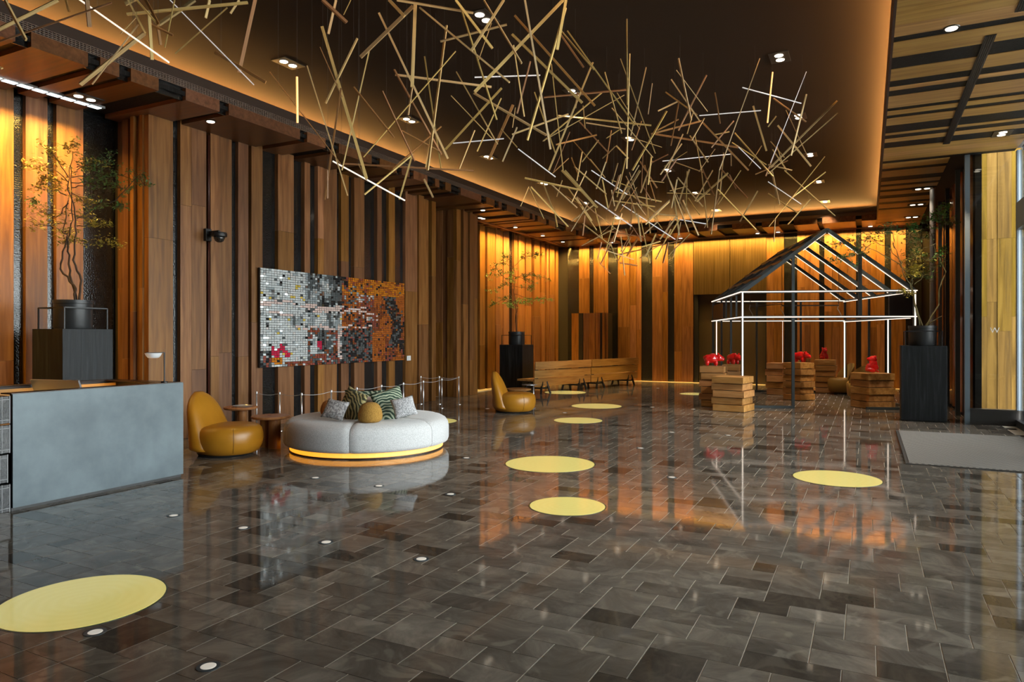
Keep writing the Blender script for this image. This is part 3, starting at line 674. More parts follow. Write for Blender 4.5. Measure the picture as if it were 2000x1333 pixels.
# marble block end beside the desk
MARB, nt, b = newmat('black_veined_marble')
tc = nd(nt, 'ShaderNodeTexCoord'); n1 = nd(nt, 'ShaderNodeTexNoise'); n1.inputs['Scale'].default_value = 7; n1.inputs['Detail'].default_value = 12; n1.inputs['Roughness'].default_value = 0.75; n1.inputs['Distortion'].default_value = 1.4
nt.links.new(tc.outputs['Object'], n1.inputs['Vector'])
nt.links.new(ramp(nt, n1.outputs[0], [(0.45, (0.012, 0.013, 0.016)), (0.6, (0.06, 0.06, 0.065)), (0.68, (0.30, 0.30, 0.31))]), b.inputs['Base Color']); b.inputs['Roughness'].default_value = 0.15
EDGE = plain('worn_pale_edge', (0.40, 0.40, 0.41), 0.4)
t = thing('marble_desk_end', 'stack of black veined marble blocks beside the blue-grey desk front', 'desk', (XD, y0 - 0.012, 0))
zz = 0.0
for k, hh in enumerate((0.265, 0.27, 0.27, 0.262)):
    b_ = MB().box((-0.5, -1.5, 0.0), (-0.02 - 0.012 * (k == 1), 0.0 - 0.012 * (k == 1), hh - 0.012)).build('block', MARB, t, loc=(0, 0, zz), bevel=0.004); blk = b_
    e = -0.02 - 0.012 * (k == 1); yv = -0.012 * (k == 1)
    MB().box((e, yv - 0.007, 0.0), (e + 0.0025, yv, hh - .012)).box((e, yv - 0.07, 0.0), (e + 0.002, yv - 0.066, hh - .012)).box((e, yv - 1.4, hh - 0.045), (e + 0.002, yv, hh - 0.041)).box((e, yv - 1.4, 0.03), (e + 0.002, yv, 0.034)).build('inlay', EDGE, blk)
    zz += hh + 0.002
# desk lamp
p = at_x(321, 748, -7.12)
t = thing('desk_lamp', 'slender black desk lamp with white half-bowl shade on the counter', 'lamp', (-7.12, p.y, HD + 0.006))
p2 = at_x(321, 689, -7.12); hl = p2.z - HD - 0.006
q = at_x(285, 690, -7.12); L = p.y - q.y
MB().lathe([(0.035, 0), (0.035, 0.012)], 20).build('base', BLACK, t)
MB().bar((0, 0, 0.01), (0, 0, hl), 0.011).build('pole', BLACK, t)
MB().bar((0, 0.004, hl), (0, -L, hl), 0.009).build('arm', BLACK, t)
MB().lathe([(0.04, -0.055), (0.055, -0.052), (0.075, -0.03), (0.088, 0.0)], 28, c=(0, -L + .09, hl - .004)).build('lamp_shade', plain('opal_shade', (0.78, 0.80, 0.82), 0.3, emit=(1, 1, 1), es=0.12), t, smooth=True, angle=40)
# ------------------------------------------------------------------ artwork of small glossy tiles on the side wall
XT = -9.42; ya, yb = 8.85, 13.09; za, zb = 1.05, 2.80
NC, NR = 66, 42
art_cols = [(0.82,0.88,0.90),(0.45,0.52,0.55),(0.10,0.115,0.12),(0.02,0.022,0.024),(0.42,0.115,0.02),(0.22,0.060,0.02),(0.78,0.60,0.55),(0.60,0.02,0.07),(0.70,0.52,0.10),(0.28,0.07,0.05),(0.62,0.21,0.015)]
amats = [plain('art_tile_%s' % n, c, 0.12, 0.35 if i < 2 else 0.1, 0.8) for i, (n, c) in enumerate(zip(('silver','slate','charcoal','black','rust','brown','rose','crimson','yellow','wine','amber'), art_cols))]
t = thing('tile_artwork', 'wide abstract artwork of small glossy silver, black and rust tiles', 'artwork', (XT, (ya+yb)/2, za))
MB().box((-0.05, -(yb-ya)/2, 0), (-0.01, (yb-ya)/2, zb-za)).build('backing', BLACK, t)
ar = random.Random(8); am = MB(); dy = (yb-ya)/NC; dz = (zb-za)/NR
def nz(x, y, s): return noise.fractal(Vector((x*s, y*s, s)), 0.8, 2.0, 3)
for i in range(NC):
    for j in range(NR):
        u = (i + .5)/NC; v = 1 - (j + .5)/NR          # v = 0 at the top
        e = noise.fractal(Vector((u*5.0, v*3.0, 1.7)), 0.7, 2.2, 4); f_ = noise.fractal(Vector((u*26, v*4.5, 4.1)), 0.6, 2.1, 3); g2 = noise.noise(Vector((u*60, v*30, 9.0)))
        if u < 0.50:
            lv = 0.30 + e*0.55 + f_*0.55 - 0.75*max(0, u - .27) - (0.45 if .26 < u < .5 and v < .42 else 0) + (0.30 if u < .16 else 0)
            if abs(v - .75) < .17 and .08 < u < .34: lv += .3
            c = 0 if lv > .16 else (1 if lv > -.14 else (2 if lv > -.50 else 3))
            if .27 < u and v > .60 and f_ + g2*.4 > .02: c = ar.choice((9, 5, 2))
            if u > .28 and v > .87: c = ar.choice((9, 9, 5, 2, 3))
            if .06 < u < .17 and abs(v - .84 - .03*math.sin(u*90)) < .045: c = 7
            if .335 < u < .358 and .74 < v < .84: c = 7
            if .06 < u < .125 and .90 < v < .97: c = 10
            if u < .055 and v > .84: c = ar.choice((3, 2, 9))
            if .13 < u < .30 and v > .955: c = ar.choice((9, 5))
            if c == 0 and ar.random() < .03: c = 8
        else:
            lv = e*.7 + f_*.6 + (u - .62)*.5
            c = 4 if lv > .02 else (5 if lv > -.22 else (9 if lv > -.38 else 3))
            if v < .20 and c in (4, 5): c = 10 if ar.random() < .7 else 4
            if .60 < u < .78 and .18 < v < .50 and f_ > .05: c = ar.choice((5, 9, 6, 1))
            if abs(u - .905 + .035*math.sin(v*8)) < .045 + .02*e and .20 < v < .84: c = ar.choice((3, 3, 2))
            if .50 < u < .72 and v > .60 + .12*e: c = ar.choice((3, 3, 2, 2, 9))
            if .52 < u < .62 and .1 < v < .5 and g2 > .1: c = ar.choice((2, 3, 1))
        for (vc, ulo, uhi) in ((.36, .23, .70), (.385, .25, .60), (.41, .27, .52), (.585, .18, .53), (.60, .3, .56), (.33, 0, .2), (.36, 0, .14), (.45, .05, .2), (.40, .62, .72), (.57, .55, .72)):
            if ulo < u < uhi and abs(v - vc - .016*math.sin(u*34 + vc*20) - .04*max(0, u - .5)) < .010: c = 6
        if .47 < u < .50 and .60 < v < .95 and f_ > -.1: c = 6
        if ar.random() < .12: c = ar.choice((0, 1, 2, 3, 1)) if u < .5 else ar.choice((5, 3, 9, 4, 2))
        y = -(yb-ya)/2 + i*dy; z = j*dz
        tz, ty = ar.uniform(-.005, .005), ar.uniform(-.005, .005); g_ = 0.004; x_ = ar.uniform(0, .006)
        vs = [(x_+ty+tz, y+g_, z+g_), (x_-ty+tz, y+dy-g_, z+g_), (x_-ty-tz, y+dy-g_, z+dz-g_), (x_+ty-tz, y+g_, z+dz-g_)]
        am.add(vs + [(-.01, q[1], q[2]) for q in vs], [(0,1,2,3), (0,4,5,1), (1,5,6,2), (2,6,7,3), (3,7,4,0)], c)
am.build('small_tiles', amats, t, kind='stuff')
p = at_x(802, 700, -9.42)
t = thing('wall_label', 'small white caption card right of the tile artwork', 'sign', (-9.468, p.y, p.z))
MB().box((-0.010, -0.075, -0.055), (0.0, 0.075, 0.055)).build('card', plain('white_card', (0.8, 0.8, 0.8), 0.5), t)
tl = MB()
for k in range(5): tl.box((0.0, -0.055, 0.030 - k*0.016), (0.0006, 0.05 - 0.02*(k % 2), 0.034 - k*0.016))
tl.build('print', plain('grey_print', (0.35, 0.35, 0.35), 0.6), t)
# ------------------------------------------------------------------ security camera and its conduit
p = at_x(407.5, 460, XL + .0)
t = thing('security_camera', 'black dome security camera on wall bracket below a red-brown conduit', 'camera', (XL, p.y, p.z))
MB().box((-0.03, -0.09, -0.10), (0.05, 0.02, 0.10)).build('wall_box', BLACK, t, bevel=0.008)
MB().box((0.05, -0.045, -0.01), (0.28, -0.005, 0.06)).build('bracket', BLACK, t, bevel=0.006)
MB().lathe([(0.035, 0.05), (0.11, 0.045), (0.12, 0.0), (0.115, -0.02), (0.001, -0.02)], 24, c=(0.27, -.02, -0.02)).build('housing', BLACK, t, smooth=True, angle=40)
MB().lathe([(0.085, 0.0), (0.083, -0.03), (0.065, -0.07), (0.03, -0.092), (0.001, -0.097)], 24, c=(0.27, -.02, -0.04)).build('dome', plain('smoked_dome', (0.02, 0.02, 0.02), 0.06, spec=1.0), t, smooth=True)
t2 = thing('conduit', 'thin red-brown conduit running down the wall past the security camera', 'pipe', (XL - 0.02, p.y + 0.015, 0))
MB().tube([(0, 0, 0.02), (0, 0, p.z - .10)], 0.018, 10).build('lower_pipe', CONDUIT, t2, smooth=True)
MB().tube([(0, 0, p.z + .10), (0, 0, 4.86)], 0.018, 10).build('upper_pipe', CONDUIT, t2, smooth=True)
# ------------------------------------------------------------------ barrier posts and cords in front of the artwork
BAR = [(501,-9.28,765),(546,-8.85,767),(589,-8.38,769),(647,-8.38,762),(697,-8.38,757),(745,-8.38,753),(788,-8.38,749),(827,-8.38,745),(863,-8.40,741),(896,-8.50,737),(858,-8.95,736),(822,-9.35,735)]
pm = MB().tube([(0,0,0.012),(0,0,0.65)], 0.014, 12).mesh('post', CHROME, True)
bm_ = MB().lathe([(0.055, 0.0), (0.055, 0.008), (0.02, 0.014)], 20).mesh('foot', CHROME)
cm_ = MB().lathe([(0.018, 0.62), (0.018, 0.652), (0.010, 0.662)], 12).mesh('cap', CHROME)
wh = ['first','second','third','fourth','fifth','sixth','seventh','eighth','ninth','tenth','eleventh','twelfth']
bp_ = []; bpts = []
for k, (x, X, yt) in enumerate(BAR):
    y = YX(x, X); bp_.append((X, y))
    # kept for the cords
    t = thing('barrier_post', 'low polished steel barrier post before the artwork, %s from the left along the cord' % wh[k], 'barrier', (X, y, 0), 0, 'low barrier posts before the artwork')
    bpts.append(t); q_ = link(pm, 'post', t); link(bm_, 'foot', t); link(cm_, 'cap', q_)
for k, ((xa, y_a), (xb, y_b)) in enumerate(zip(bp_, bp_[1:])):
    if k == 9: pass
    pts = [((xa + (xb-xa)*i/8), (y_a + (y_b-y_a)*i/8), 0.632 - 0.03 * math.sin(PI*i/8)) for i in range(9)]
    MB().tube([(a - xa, b2 - y_a, c) for a, b2, c in pts], 0.004, 6).build('cord', plain('pale_cord', (0.5, 0.5, 0.5), 0.5) if k == 0 else bpy.data.materials['pale_cord'], bpts[k])
# ------------------------------------------------------------------ round sofa
cen = CAM + FW * 10.14 + RT * ((718.5 - CX) / F * 10.14)
BOU, nt, b = newmat('light_grey_boucle')
tc = nd(nt, 'ShaderNodeTexCoord'); n1 = nd(nt, 'ShaderNodeTexNoise'); n1.inputs['Scale'].default_value = 120; n1.inputs['Detail'].default_value = 3; nt.links.new(tc.outputs['Object'], n1.inputs['Vector'])
nt.links.new(ramp(nt, n1.outputs[0], [(0.35, (0.46, 0.46, 0.465)), (0.65, (0.70, 0.70, 0.705))]), b.inputs['Base Color']); b.inputs['Roughness'].default_value = 0.95; b.inputs['Sheen Weight'].default_value = 0.3; b.inputs['Specular IOR Level'].default_value = 0.1
bp = nd(nt, 'ShaderNodeBump'); bp.inputs['Strength'].default_value = 0.5; bp.inputs['Distance'].default_value = 0.004; nt.links.new(n1.outputs[0], bp.inputs['Height']); nt.links.new(bp.outputs[0], b.inputs['Normal'])
t = thing('round_sofa', 'round light grey upholstered sofa with glowing amber plinth', 'sofa', (cen.x, cen.y, 0), TH)
R = 1.17
prof = [(0.33,0.10),(R-.05,0.085),(R-.015,0.10),(R,0.14),(R,0.30),(R-.012,0.36),(R-.045,0.41),(R-.10,0.44),(R-.20,0.455),(0.7,0.46),(0.42,0.458),(0.35,0.44),(0.33,0.40)]
for k in range(6):
    a0 = -PI/2 + k*PI/3 + 0.003; a1 = a0 + PI/3 - 0.006
    mb = MB(); n = 22; m = n + 1; vs = []
    for i in range(len(prof)):
        r_, z_ = prof[i]
        for q in range(m):
            tt = q / n; e = min(tt, 1-tt) * (PI/3) * R       # distance to the seam: ends are softly rounded
            sh = 0.018 * max(0, 1 - e/0.022)**2
            aa = a0 + (a1-a0)*tt
            rr_ = r_ - (sh if r_ > R - .12 else 0); zq = z_ - (sh if z_ > 0.40 and r_ > .36 else 0)
            vs.append((rr_*math.cos(aa), rr_*math.sin(aa), zq))
    fs = []
    for i in range(len(prof)-1):
        for q in range(n):
            a = i*m + q; fs.append((a, a+1, a+1+m, a+m))
    fs.append(tuple(i*m for i in range(len(prof)))); fs.append(tuple(i*m + n for i in range(len(prof)-1, -1, -1)))
    mb.add(vs, fs).build('seat_segment', BOU, t, smooth=True, angle=60)
MB().lathe([(0.30, 0.08), (0.32, 0.45), (0.32, 0.66), (0.29, 0.70), (0.001, 0.705)], 40).build('backrest_hub', plain('pale_pink_hub', (0.60, 0.52, 0.48), 0.8), t, smooth=True, angle=50)
MB().lathe([(1.00, 0.004), (1.09, 0.004), (1.09, 0.018), (1.00, 0.018)], 64).build('base_ring', BRONZE, t)
MB().lathe([(1.075, 0.018), (1.085, 0.022), (1.085, 0.082), (1.075, 0.088)], 64).build('light_band', plain('amber_light_band', (0.8, 0.5, 0.2), 0.5, emit=(1.0, 0.36, 0.02), es=1.4), t)
# cushions
def cushion(w, h, th, mat, name='cushion', n=14, pinch=0.08):
    vs = []; fs = []
    for s_ in (1, -1):
        for i in range(n + 1):
            for j in range(n + 1):
                u = -1 + 2*i/n; v = -1 + 2*j/n
                d = (1-u*u)*(1-v*v); z = s_ * th/2 * (d ** 0.42)
                k = 1 - pinch * ((1-u*u)*v*v + (1-v*v)*u*u) 
                vs.append((u*w/2*k, z, v*h/2*k))
    N = (n+1)**2
    for s_ in (0, 1):
        for i in range(n):
            for j in range(n):
                a = s_*N + i*(n+1)+j; q = (a, a+1, a+n+2, a+n+1); fs.append(q[::-1] if s_ else q)
    mb = MB().add(vs, fs)
    bm = bmesh.new(); me = mb.mesh(name, mat, True); bm.from_mesh(me); bmesh.ops.remove_doubles(bm, verts=bm.verts, dist=0.0015); bmesh.ops.recalc_face_normals(bm, faces=bm.faces); bm.to_mesh(me); bm.free()
    me.polygons.foreach_set('use_smooth', [True]*len(me.polygons))
    return me
def pattern(name, c0, c1, scale, dist):
    m, nt, b = newmat(name); tc = nd(nt, 'ShaderNodeTexCoord'); wv = nd(nt, 'ShaderNodeTexWave'); wv.inputs['Scale'].default_value = scale
    wv.wave_type = 'RINGS'; wv.rings_direction = 'Y'; wv.inputs['Distortion'].default_value = dist; wv.inputs['Detail'].default_value = 1.0; wv.inputs['Detail Scale'].default_value = 1.3
    mp = nd(nt, 'ShaderNodeMapping'); mp.inputs['Location'].default_value = (0.13, 0, 0.2); nt.links.new(tc.outputs['Object'], mp.inputs[0]); nt.links.new(mp.outputs[0], wv.inputs['Vector'])
    nt.links.new(ramp(nt, wv.outputs['Fac'], [(0.50, c0), (0.62, c1)]), b.inputs['Base Color']); b.inputs['Roughness'].default_value = 0.9; return m
PG = pattern('green_maze_weave', (0.020, 0.050, 0.032), (0.38, 0.42, 0.30), 7.5, 6.0)
PO = pattern('olive_maze_weave', (0.045, 0.045, 0.02), (0.42, 0.36, 0.16), 7.0, 6.5)
def speck(name, a, b_c, sc_=60):
    m, nt, b = newmat(name); tc = nd(nt, 'ShaderNodeTexCoord'); n1 = nd(nt, 'ShaderNodeTexNoise'); n1.inputs['Scale'].default_value = sc_; n1.inputs['Detail'].default_value = 4; nt.links.new(tc.outputs['Object'], n1.inputs['Vector'])
    nt.links.new(ramp(nt, n1.outputs[0], [(0.42, a), (0.58, b_c)]), b.inputs['Base Color']); b.inputs['Roughness'].default_value = 0.95
    bp = nd(nt, 'ShaderNodeBump'); bp.inputs['Distance'].default_value = 0.006; nt.links.new(n1.outputs[0], bp.inputs['Height']); nt.links.new(bp.outputs[0], b.inputs['Normal']); return m
GREY = speck('speckled_grey_tweed', (0.22, 0.21, 0.21), (0.50, 0.49, 0.49), 38); GREY2 = speck('speckled_light_tweed', (0.30, 0.30, 0.31), (0.58, 0.58, 0.60), 60)
def put_cushion(x, y, d, w, h, th, mat, roll, yaw, lean, label, group=None):
    """centre seen at pixel x, y at distance d; yaw is measured from facing the camera"""
    p = at_d(x, y, d); me = cushion(w, h, th, mat)
    o = link(me, 'cushion'); tag(o, label, 'cushion', group)
    o.matrix_world = Matrix.Translation(p) @ Matrix.Rotation(TH + yaw, 4, 'Z') @ Matrix.Rotation(lean, 4, 'X') @ Matrix.Rotation(roll, 4, 'Y')
    return o
put_cushion(688, 793.5, 9.74, 0.47, 0.47, 0.17, PO, math.radians(15), math.radians(-38), math.radians(-16), 'olive and gold maze-patterned cushion on left of round sofa')
put_cushion(762, 791.5, 9.74, 0.47, 0.47, 0.17, PG, math.radians(-15), math.radians(30), math.radians(-16), 'dark green maze-patterned cushion on right of round sofa')
put_cushion(713, 790.5, 10.62, 0.60, 0.46, 0.17, PG, 0.0, 0.0, math.radians(12), 'green maze-patterned cushion standing behind hub of round sofa')
put_cushion(655, 800.5, 9.44, 0.345, 0.285, 0.13, GREY, math.radians(9), math.radians(-14), math.radians(-30), 'grey speckled cushion at the left front of round sofa')
put_cushion(789, 795.5, 9.46, 0.32, 0.29, 0.13, GREY2, math.radians(-12), math.radians(16), math.radians(-28), 'lighter grey speckled cushion at the right front of round sofa')
def blob(name, mat, prof, loc, label, cat, n=32, rz=0):
    o = MB().lathe(prof, n).build(name, mat, None, smooth=True); o.location = loc; tag(o, label, cat); return o
MUST = speck('mustard_wool', (0.30, 0.155, 0.025), (0.42, 0.23, 0.045), 80); RUST = speck('rust_wool', (0.32, 0.11, 0.02), (0.42, 0.16, 0.03), 80)
p = at_d(723, 822, 9.32); ball = [(0.001,-.01),(0.12,0.0),(0.155,0.03),(0.163,0.07),(0.163,0.10),(0.150,0.165),(0.118,0.225),(0.085,0.25),(0.04,0.262),(0.001,0.264)]
blob('cushion', MUST, ball, (p.x, p.y, 0.462), 'mustard dome-shaped cushion in the middle front of round sofa', 'cushion')
p = at_d(645, 800, 10.1); blob('cushion', RUST, [(r*.85, z*.82) for r, z in ball], (p.x, p.y, 0.465), 'rust orange round cushion behind the left grey cushion', 'cushion')
# ------------------------------------------------------------------ leather lounge chairs
LEA, nt, b = newmat('mustard_leather')
tc = nd(nt, 'ShaderNodeTexCoord'); n1 = nd(nt, 'ShaderNodeTexNoise'); n1.inputs['Scale'].default_value = 3; n1.inputs['Detail'].default_value = 5; nt.links.new(tc.outputs['Object'], n1.inputs['Vector'])
nt.links.new(ramp(nt, n1.outputs[0], [(0.3, (0.34, 0.140, 0.008)), (0.7, (0.44, 0.190, 0.014))]), b.inputs['Base Color']); b.inputs['Roughness'].default_value = 0.33; b.inputs['Specular IOR Level'].default_value = 0.5
def lounge(label, loc, rz):
    t = thing('lounge_chair', label, 'chair', loc, rz, 'low mustard leather lounge chairs')
    MB().lathe([(0.34, 0.0), (0.36, 0.03)], 36).build('base', BLACK, t)
    # body: a fat puck that swells at mid height, slightly deeper towards the back
    n = 48; prof = [(0.35,0.03),(0.40,0.06),(0.435,0.13),(0.45,0.21),(0.447,0.28),(0.43,0.345),(0.395,0.385),(0.34,0.405),(0.2,0.415),(0.001,0.418)]
    vs = []; fs = []
    for (r, z) in prof:
        for k in range(n):
            a = 2*PI*k/n; x = r*math.cos(a)*1.03; y = r*math.sin(a)*0.98
            vs.append((x + .03, y, z + (0.010*x if z > .3 else 0)))
    for i in range(len(prof)-1):
        for k in range(n): a_ = i*n+k; b2 = i*n+(k+1) % n; fs.append((a_, b2, b2+n, a_+n))
    MB().add(vs, fs).build('seat', LEA, t, smooth=True); seat_ = COL.objects[-1]
    # backrest: a thick tapering tongue growing out of the rear of the body
    sp = []
    for i in range(17):
        s_ = i/16; z = 0.10 + 0.745*s_
        cx_ = -0.20 - 0.145*s_ - 0.10*s_*s_ + .06*s_**3
        th_ = 0.20 - 0.125*s_; wd_ = 0.44 - 0.03*s_ - 0.13*s_**2
        if s_ > .62: q = (s_-.62)/.38; wd_ *= math.sqrt(max(0.0, 1 - (q*.965)**2.4)); th_ *= (1 - .45*q**3)
        sp.append((cx_, z, th_, wd_))
    m = 30; vs = []; fs = []
    for (cx_, z, th_, wd_) in sp:
        for k in range(m):
            a = 2*PI*k/m; c, s2 = math.cos(a), math.sin(a)
            px2 = th_*math.copysign(abs(c)**.8, c); py2 = wd_*math.copysign(abs(s2)**.85, s2)
            vs.append((cx_ + px2 + 0.16*(py2**2), py2, z - 0.10*px2))
    for i in range(len(sp)-1):
        for k in range(m): a_ = i*m+k; b2 = i*m+(k+1) % m; fs.append((a_, b2, b2+m, a_+m))
    fs.append(tuple((len(sp)-1)*m + k for k in range(m))); fs.append(tuple(range(m-1, -1, -1)))
    o = MB().add(vs, fs).build('backrest', LEA, t, smooth=True)
    s_m = MB()
    for a in (-0.95, ):
        pts = [(r*math.cos(a)*1.034 + .03, r*math.sin(a)*0.984, z) for r, z in prof[1:7]]
        s_m.tube(pts, 0.003, 6)
    s_m.build('seam', plain('dark_stitch', (0.16, 0.07, 0.01), 0.5) if 'dark_stitch' not in bpy.data.materials else bpy.data.materials['dark_stitch'], seat_)
    return t
c1 = at_d(441, 655, 9.52)
ch = lounge('low mustard leather lounge chair between the desk and the small round tables', (c1.x, c1.y, 0), TH - 0.10)
c2 = at_d(1001, 655, 14.75)
dup(ch, (c2.x, c2.y, 0), TH - 0.16, 'low mustard leather lounge chair in front of the far plinth and tree')
# ------------------------------------------------------------------ small round tables
TW = wood('amber_oak_table', (0.24, 0.10, 0.03), (0.40, 0.19, 0.06), (0.50, 0.26, 0.10), (9, 9, 2), rough=0.3, vary=0.1)
def rtable(label, loc, r, h, legs, group=None):
    t = thing('side_table', label, 'table', loc, 0, group)
    MB().lathe([(r*.82, h - .045), (r*.96, h - .035), (r, h - .018), (r, h - .006), (r - .006, h)], 48).build('table_top', TW, t, smooth=True, angle=40)
    for (dx, dy, rr_) in legs: MB().lathe([(rr_, 0.0), (rr_, h - .046)], 26, c=(dx, dy, 0)).build('leg', TW, t, smooth=True, angle=40)
    return t
p = at_d(529, 655, 10.05); Lr = lambda a, b: (RT.x*a + FW.x*b, RT.y*a + FW.y*b)
rtable('round amber wood side table on two thick cylinder legs, nearer the sofa', (p.x, p.y, 0), 0.27, 0.462, [(*Lr(.075, -.06), .085), (*Lr(-.085, .10), .105)], 'pair of side tables')
p = at_d(470, 655, 10.75)
rtable('round wood side table just behind the leather chair, partly hidden', (p.x, p.y, 0), 0.25, 0.52, [(*Lr(.02, 0), .07)], 'pair of side tables')
tb = thing('serving_tray', 'shiny steel tray resting on the table behind the leather chair', 'tray', (p.x + RT.x*.03, p.y + RT.y*.03, 0.521), TH)
MB().lathe([(0.14, 0.0), (0.15, 0.016), (0.143, 0.016), (0.135, 0.005), (0.001, 0.005)], 32).build('dish', CHROME, tb, smooth=True, angle=40)
p = at_d(1012, 655, 15.95)
rtable('low round oak table beside the far leather chair', (p.x, p.y, 0), 0.30, 0.40, [(*Lr(.12, 0), .07), (*Lr(-.1, .05), .07)])
p = at_d(1034, 655, 15.45)
t = thing('side_table', 'small glass-topped side table on thin steel pole by far leather chair', 'table', (p.x, p.y, 0))
MB().lathe([(0.001, 0.52), (0.17, 0.52), (0.17, 0.53), (0.001, 0.53)], 32).build('table_top', plain('grey_glass_top', (0.5, 0.5, 0.52), 0.1, 0.6), t)
MB().tube([(*Lr(.09, 0), 0.01), (*Lr(.09, 0), 0.52)], 0.014, 10).build('pole', CHROME, t, smooth=True)
MB().lathe([(0.14, 0.0), (0.14, 0.012)], 28).build('foot', CHROME, t)
# ------------------------------------------------------------------ benches and low partition at the far end
bw = wood('bench_oak', (0.36, 0.18, 0.045), (0.55, 0.31, 0.09), (0.66, 0.40, 0.13), (16, 1.2, 16), rough=0.4, vary=0.3)
A = Vector((-8.04, 17.1, 0)); B = Vector((-6.72, 22.2, 0)); dr = (B - A).normalized(); ang = math.atan2(dr.y, dr.x) - PI/2
def bench(label, c, L):
    t = thing('timber_bench', label, 'bench', c, ang, 'long timber benches')
    for k in range(3):
        MB().box((-0.03, -L/2, 0), (0.022 - .012*(k == 1), L/2, 0.210)).build('back_plank', bw, t, loc=(0.02*k - .02, 0, 0.215 + k*0.232), bevel=.004)
    MB().box((-0.62, -L/2, 0.36), (-0.05, L/2, 0.41)).build('seat', bw, t)
    MB().box((-0.07, -L/2 + .1, 0.25), (-0.04, -L/2 + .2, 0.88)).box((-0.07, L/2 - .2, 0.25), (-0.04, L/2 - .1, 0.88)).box((-0.6, -L/2+.1, .32), (-.06, -L/2+.16, .36)).box((-0.6, L/2-.16, .32), (-.06, L/2-.1, .36)).build('support_frame', BLACK, t)
    for yy in (-L/2 + 0.45, L/2 - 0.45):
        for sx in (-0.52, -0.02):
            for sy in (-1, 1): MB().bar((sx, yy + sy*.09, 0.34), (sx + (.05 if sx > -.3 else -.05), yy + sy*.21, 0.0), 0.055, 0.04).build('leg', BLACK, t)
        MB().box((-0.55, yy - .15, 0.14), (0.0, yy - .11, 0.18)).box((-0.05, yy - .16, 0.14), (-.01, yy + .16, 0.18)).build('stretcher', BLACK, t)
    return t
bench('near timber bench with three-plank back, beside the far black plinth', A + dr*1.34, 2.62)
bench('far timber bench with three-plank back, nearest the low partition', A + dr*4.0, 2.62)
YP = 23.25; t = thing('partition', 'head-high planked timber partition standing before the back wall', 'partition', ((XY(1117, YP) + XY(1187, YP))/2, YP, 0))
cx = t.location.x; zt2 = at_y(1150, 612, YP).z
xs = [(1117,1131,'w'),(1131,1139.5,'b'),(1139.5,1152,'w'),(1152,1163,'w'),(1163,1169,'w'),(1169,1173,'w'),(1173,1177,'b'),(1177,1182,'w'),(1182,1187,'w')]
MB().box((XY(1117, YP) - cx, 0.03, 0), (XY(1187, YP) - cx, 0.50, zt2 - .01)).build('core', BLACK, t)
for k, (a, b2, kd) in enumerate(xs):
    xa, xb = XY(a, YP), XY(b2, YP)
    MB().box((-(xb-xa)/2 + .002, -0.03 - .02*(k % 2), 0), ((xb-xa)/2 - .002, 0.03, zt2)).build('plank', oak_z if kd == 'w' else BLACK, t, loc=((xa+xb)/2 - cx, 0, 0))
#__PART3__
# ------------------------------------------------------------------ black plinths with trees in caged pots
def plinth(label, x, y, h, s, rz=0):
    t = thing('plinth', label, 'plinth', (x, y, 0), rz, 'black stained plinths carrying the potted trees')
    MB().box((-s/2, -s/2, 0.02), (s/2, s/2, h)).build('body', black_oak, t, bevel=0.004)
    MB().box((-s/2 + .02, -s/2 + .02, 0), (s/2 - .02, s/2 - .02, 0.02)).build('foot', BLACK, t)
    return t
LEAFD = plain('deep_green_leaf', (0.07, 0.15, 0.035), 0.45); LEAFY = plain('yellow_green_leaf', (0.36, 0.30, 0.04), 0.45); LEAFG = plain('fresh_green_leaf', (0.13, 0.42, 0.10), 0.4)
BARK = plain('brown_bark', (0.055, 0.032, 0.018), 0.7); BARKG = plain('green_bark', (0.10, 0.09, 0.035), 0.6)
cagec = plain('pale_cage', (0.45, 0.46, 0.47), 0.35, 0.6)
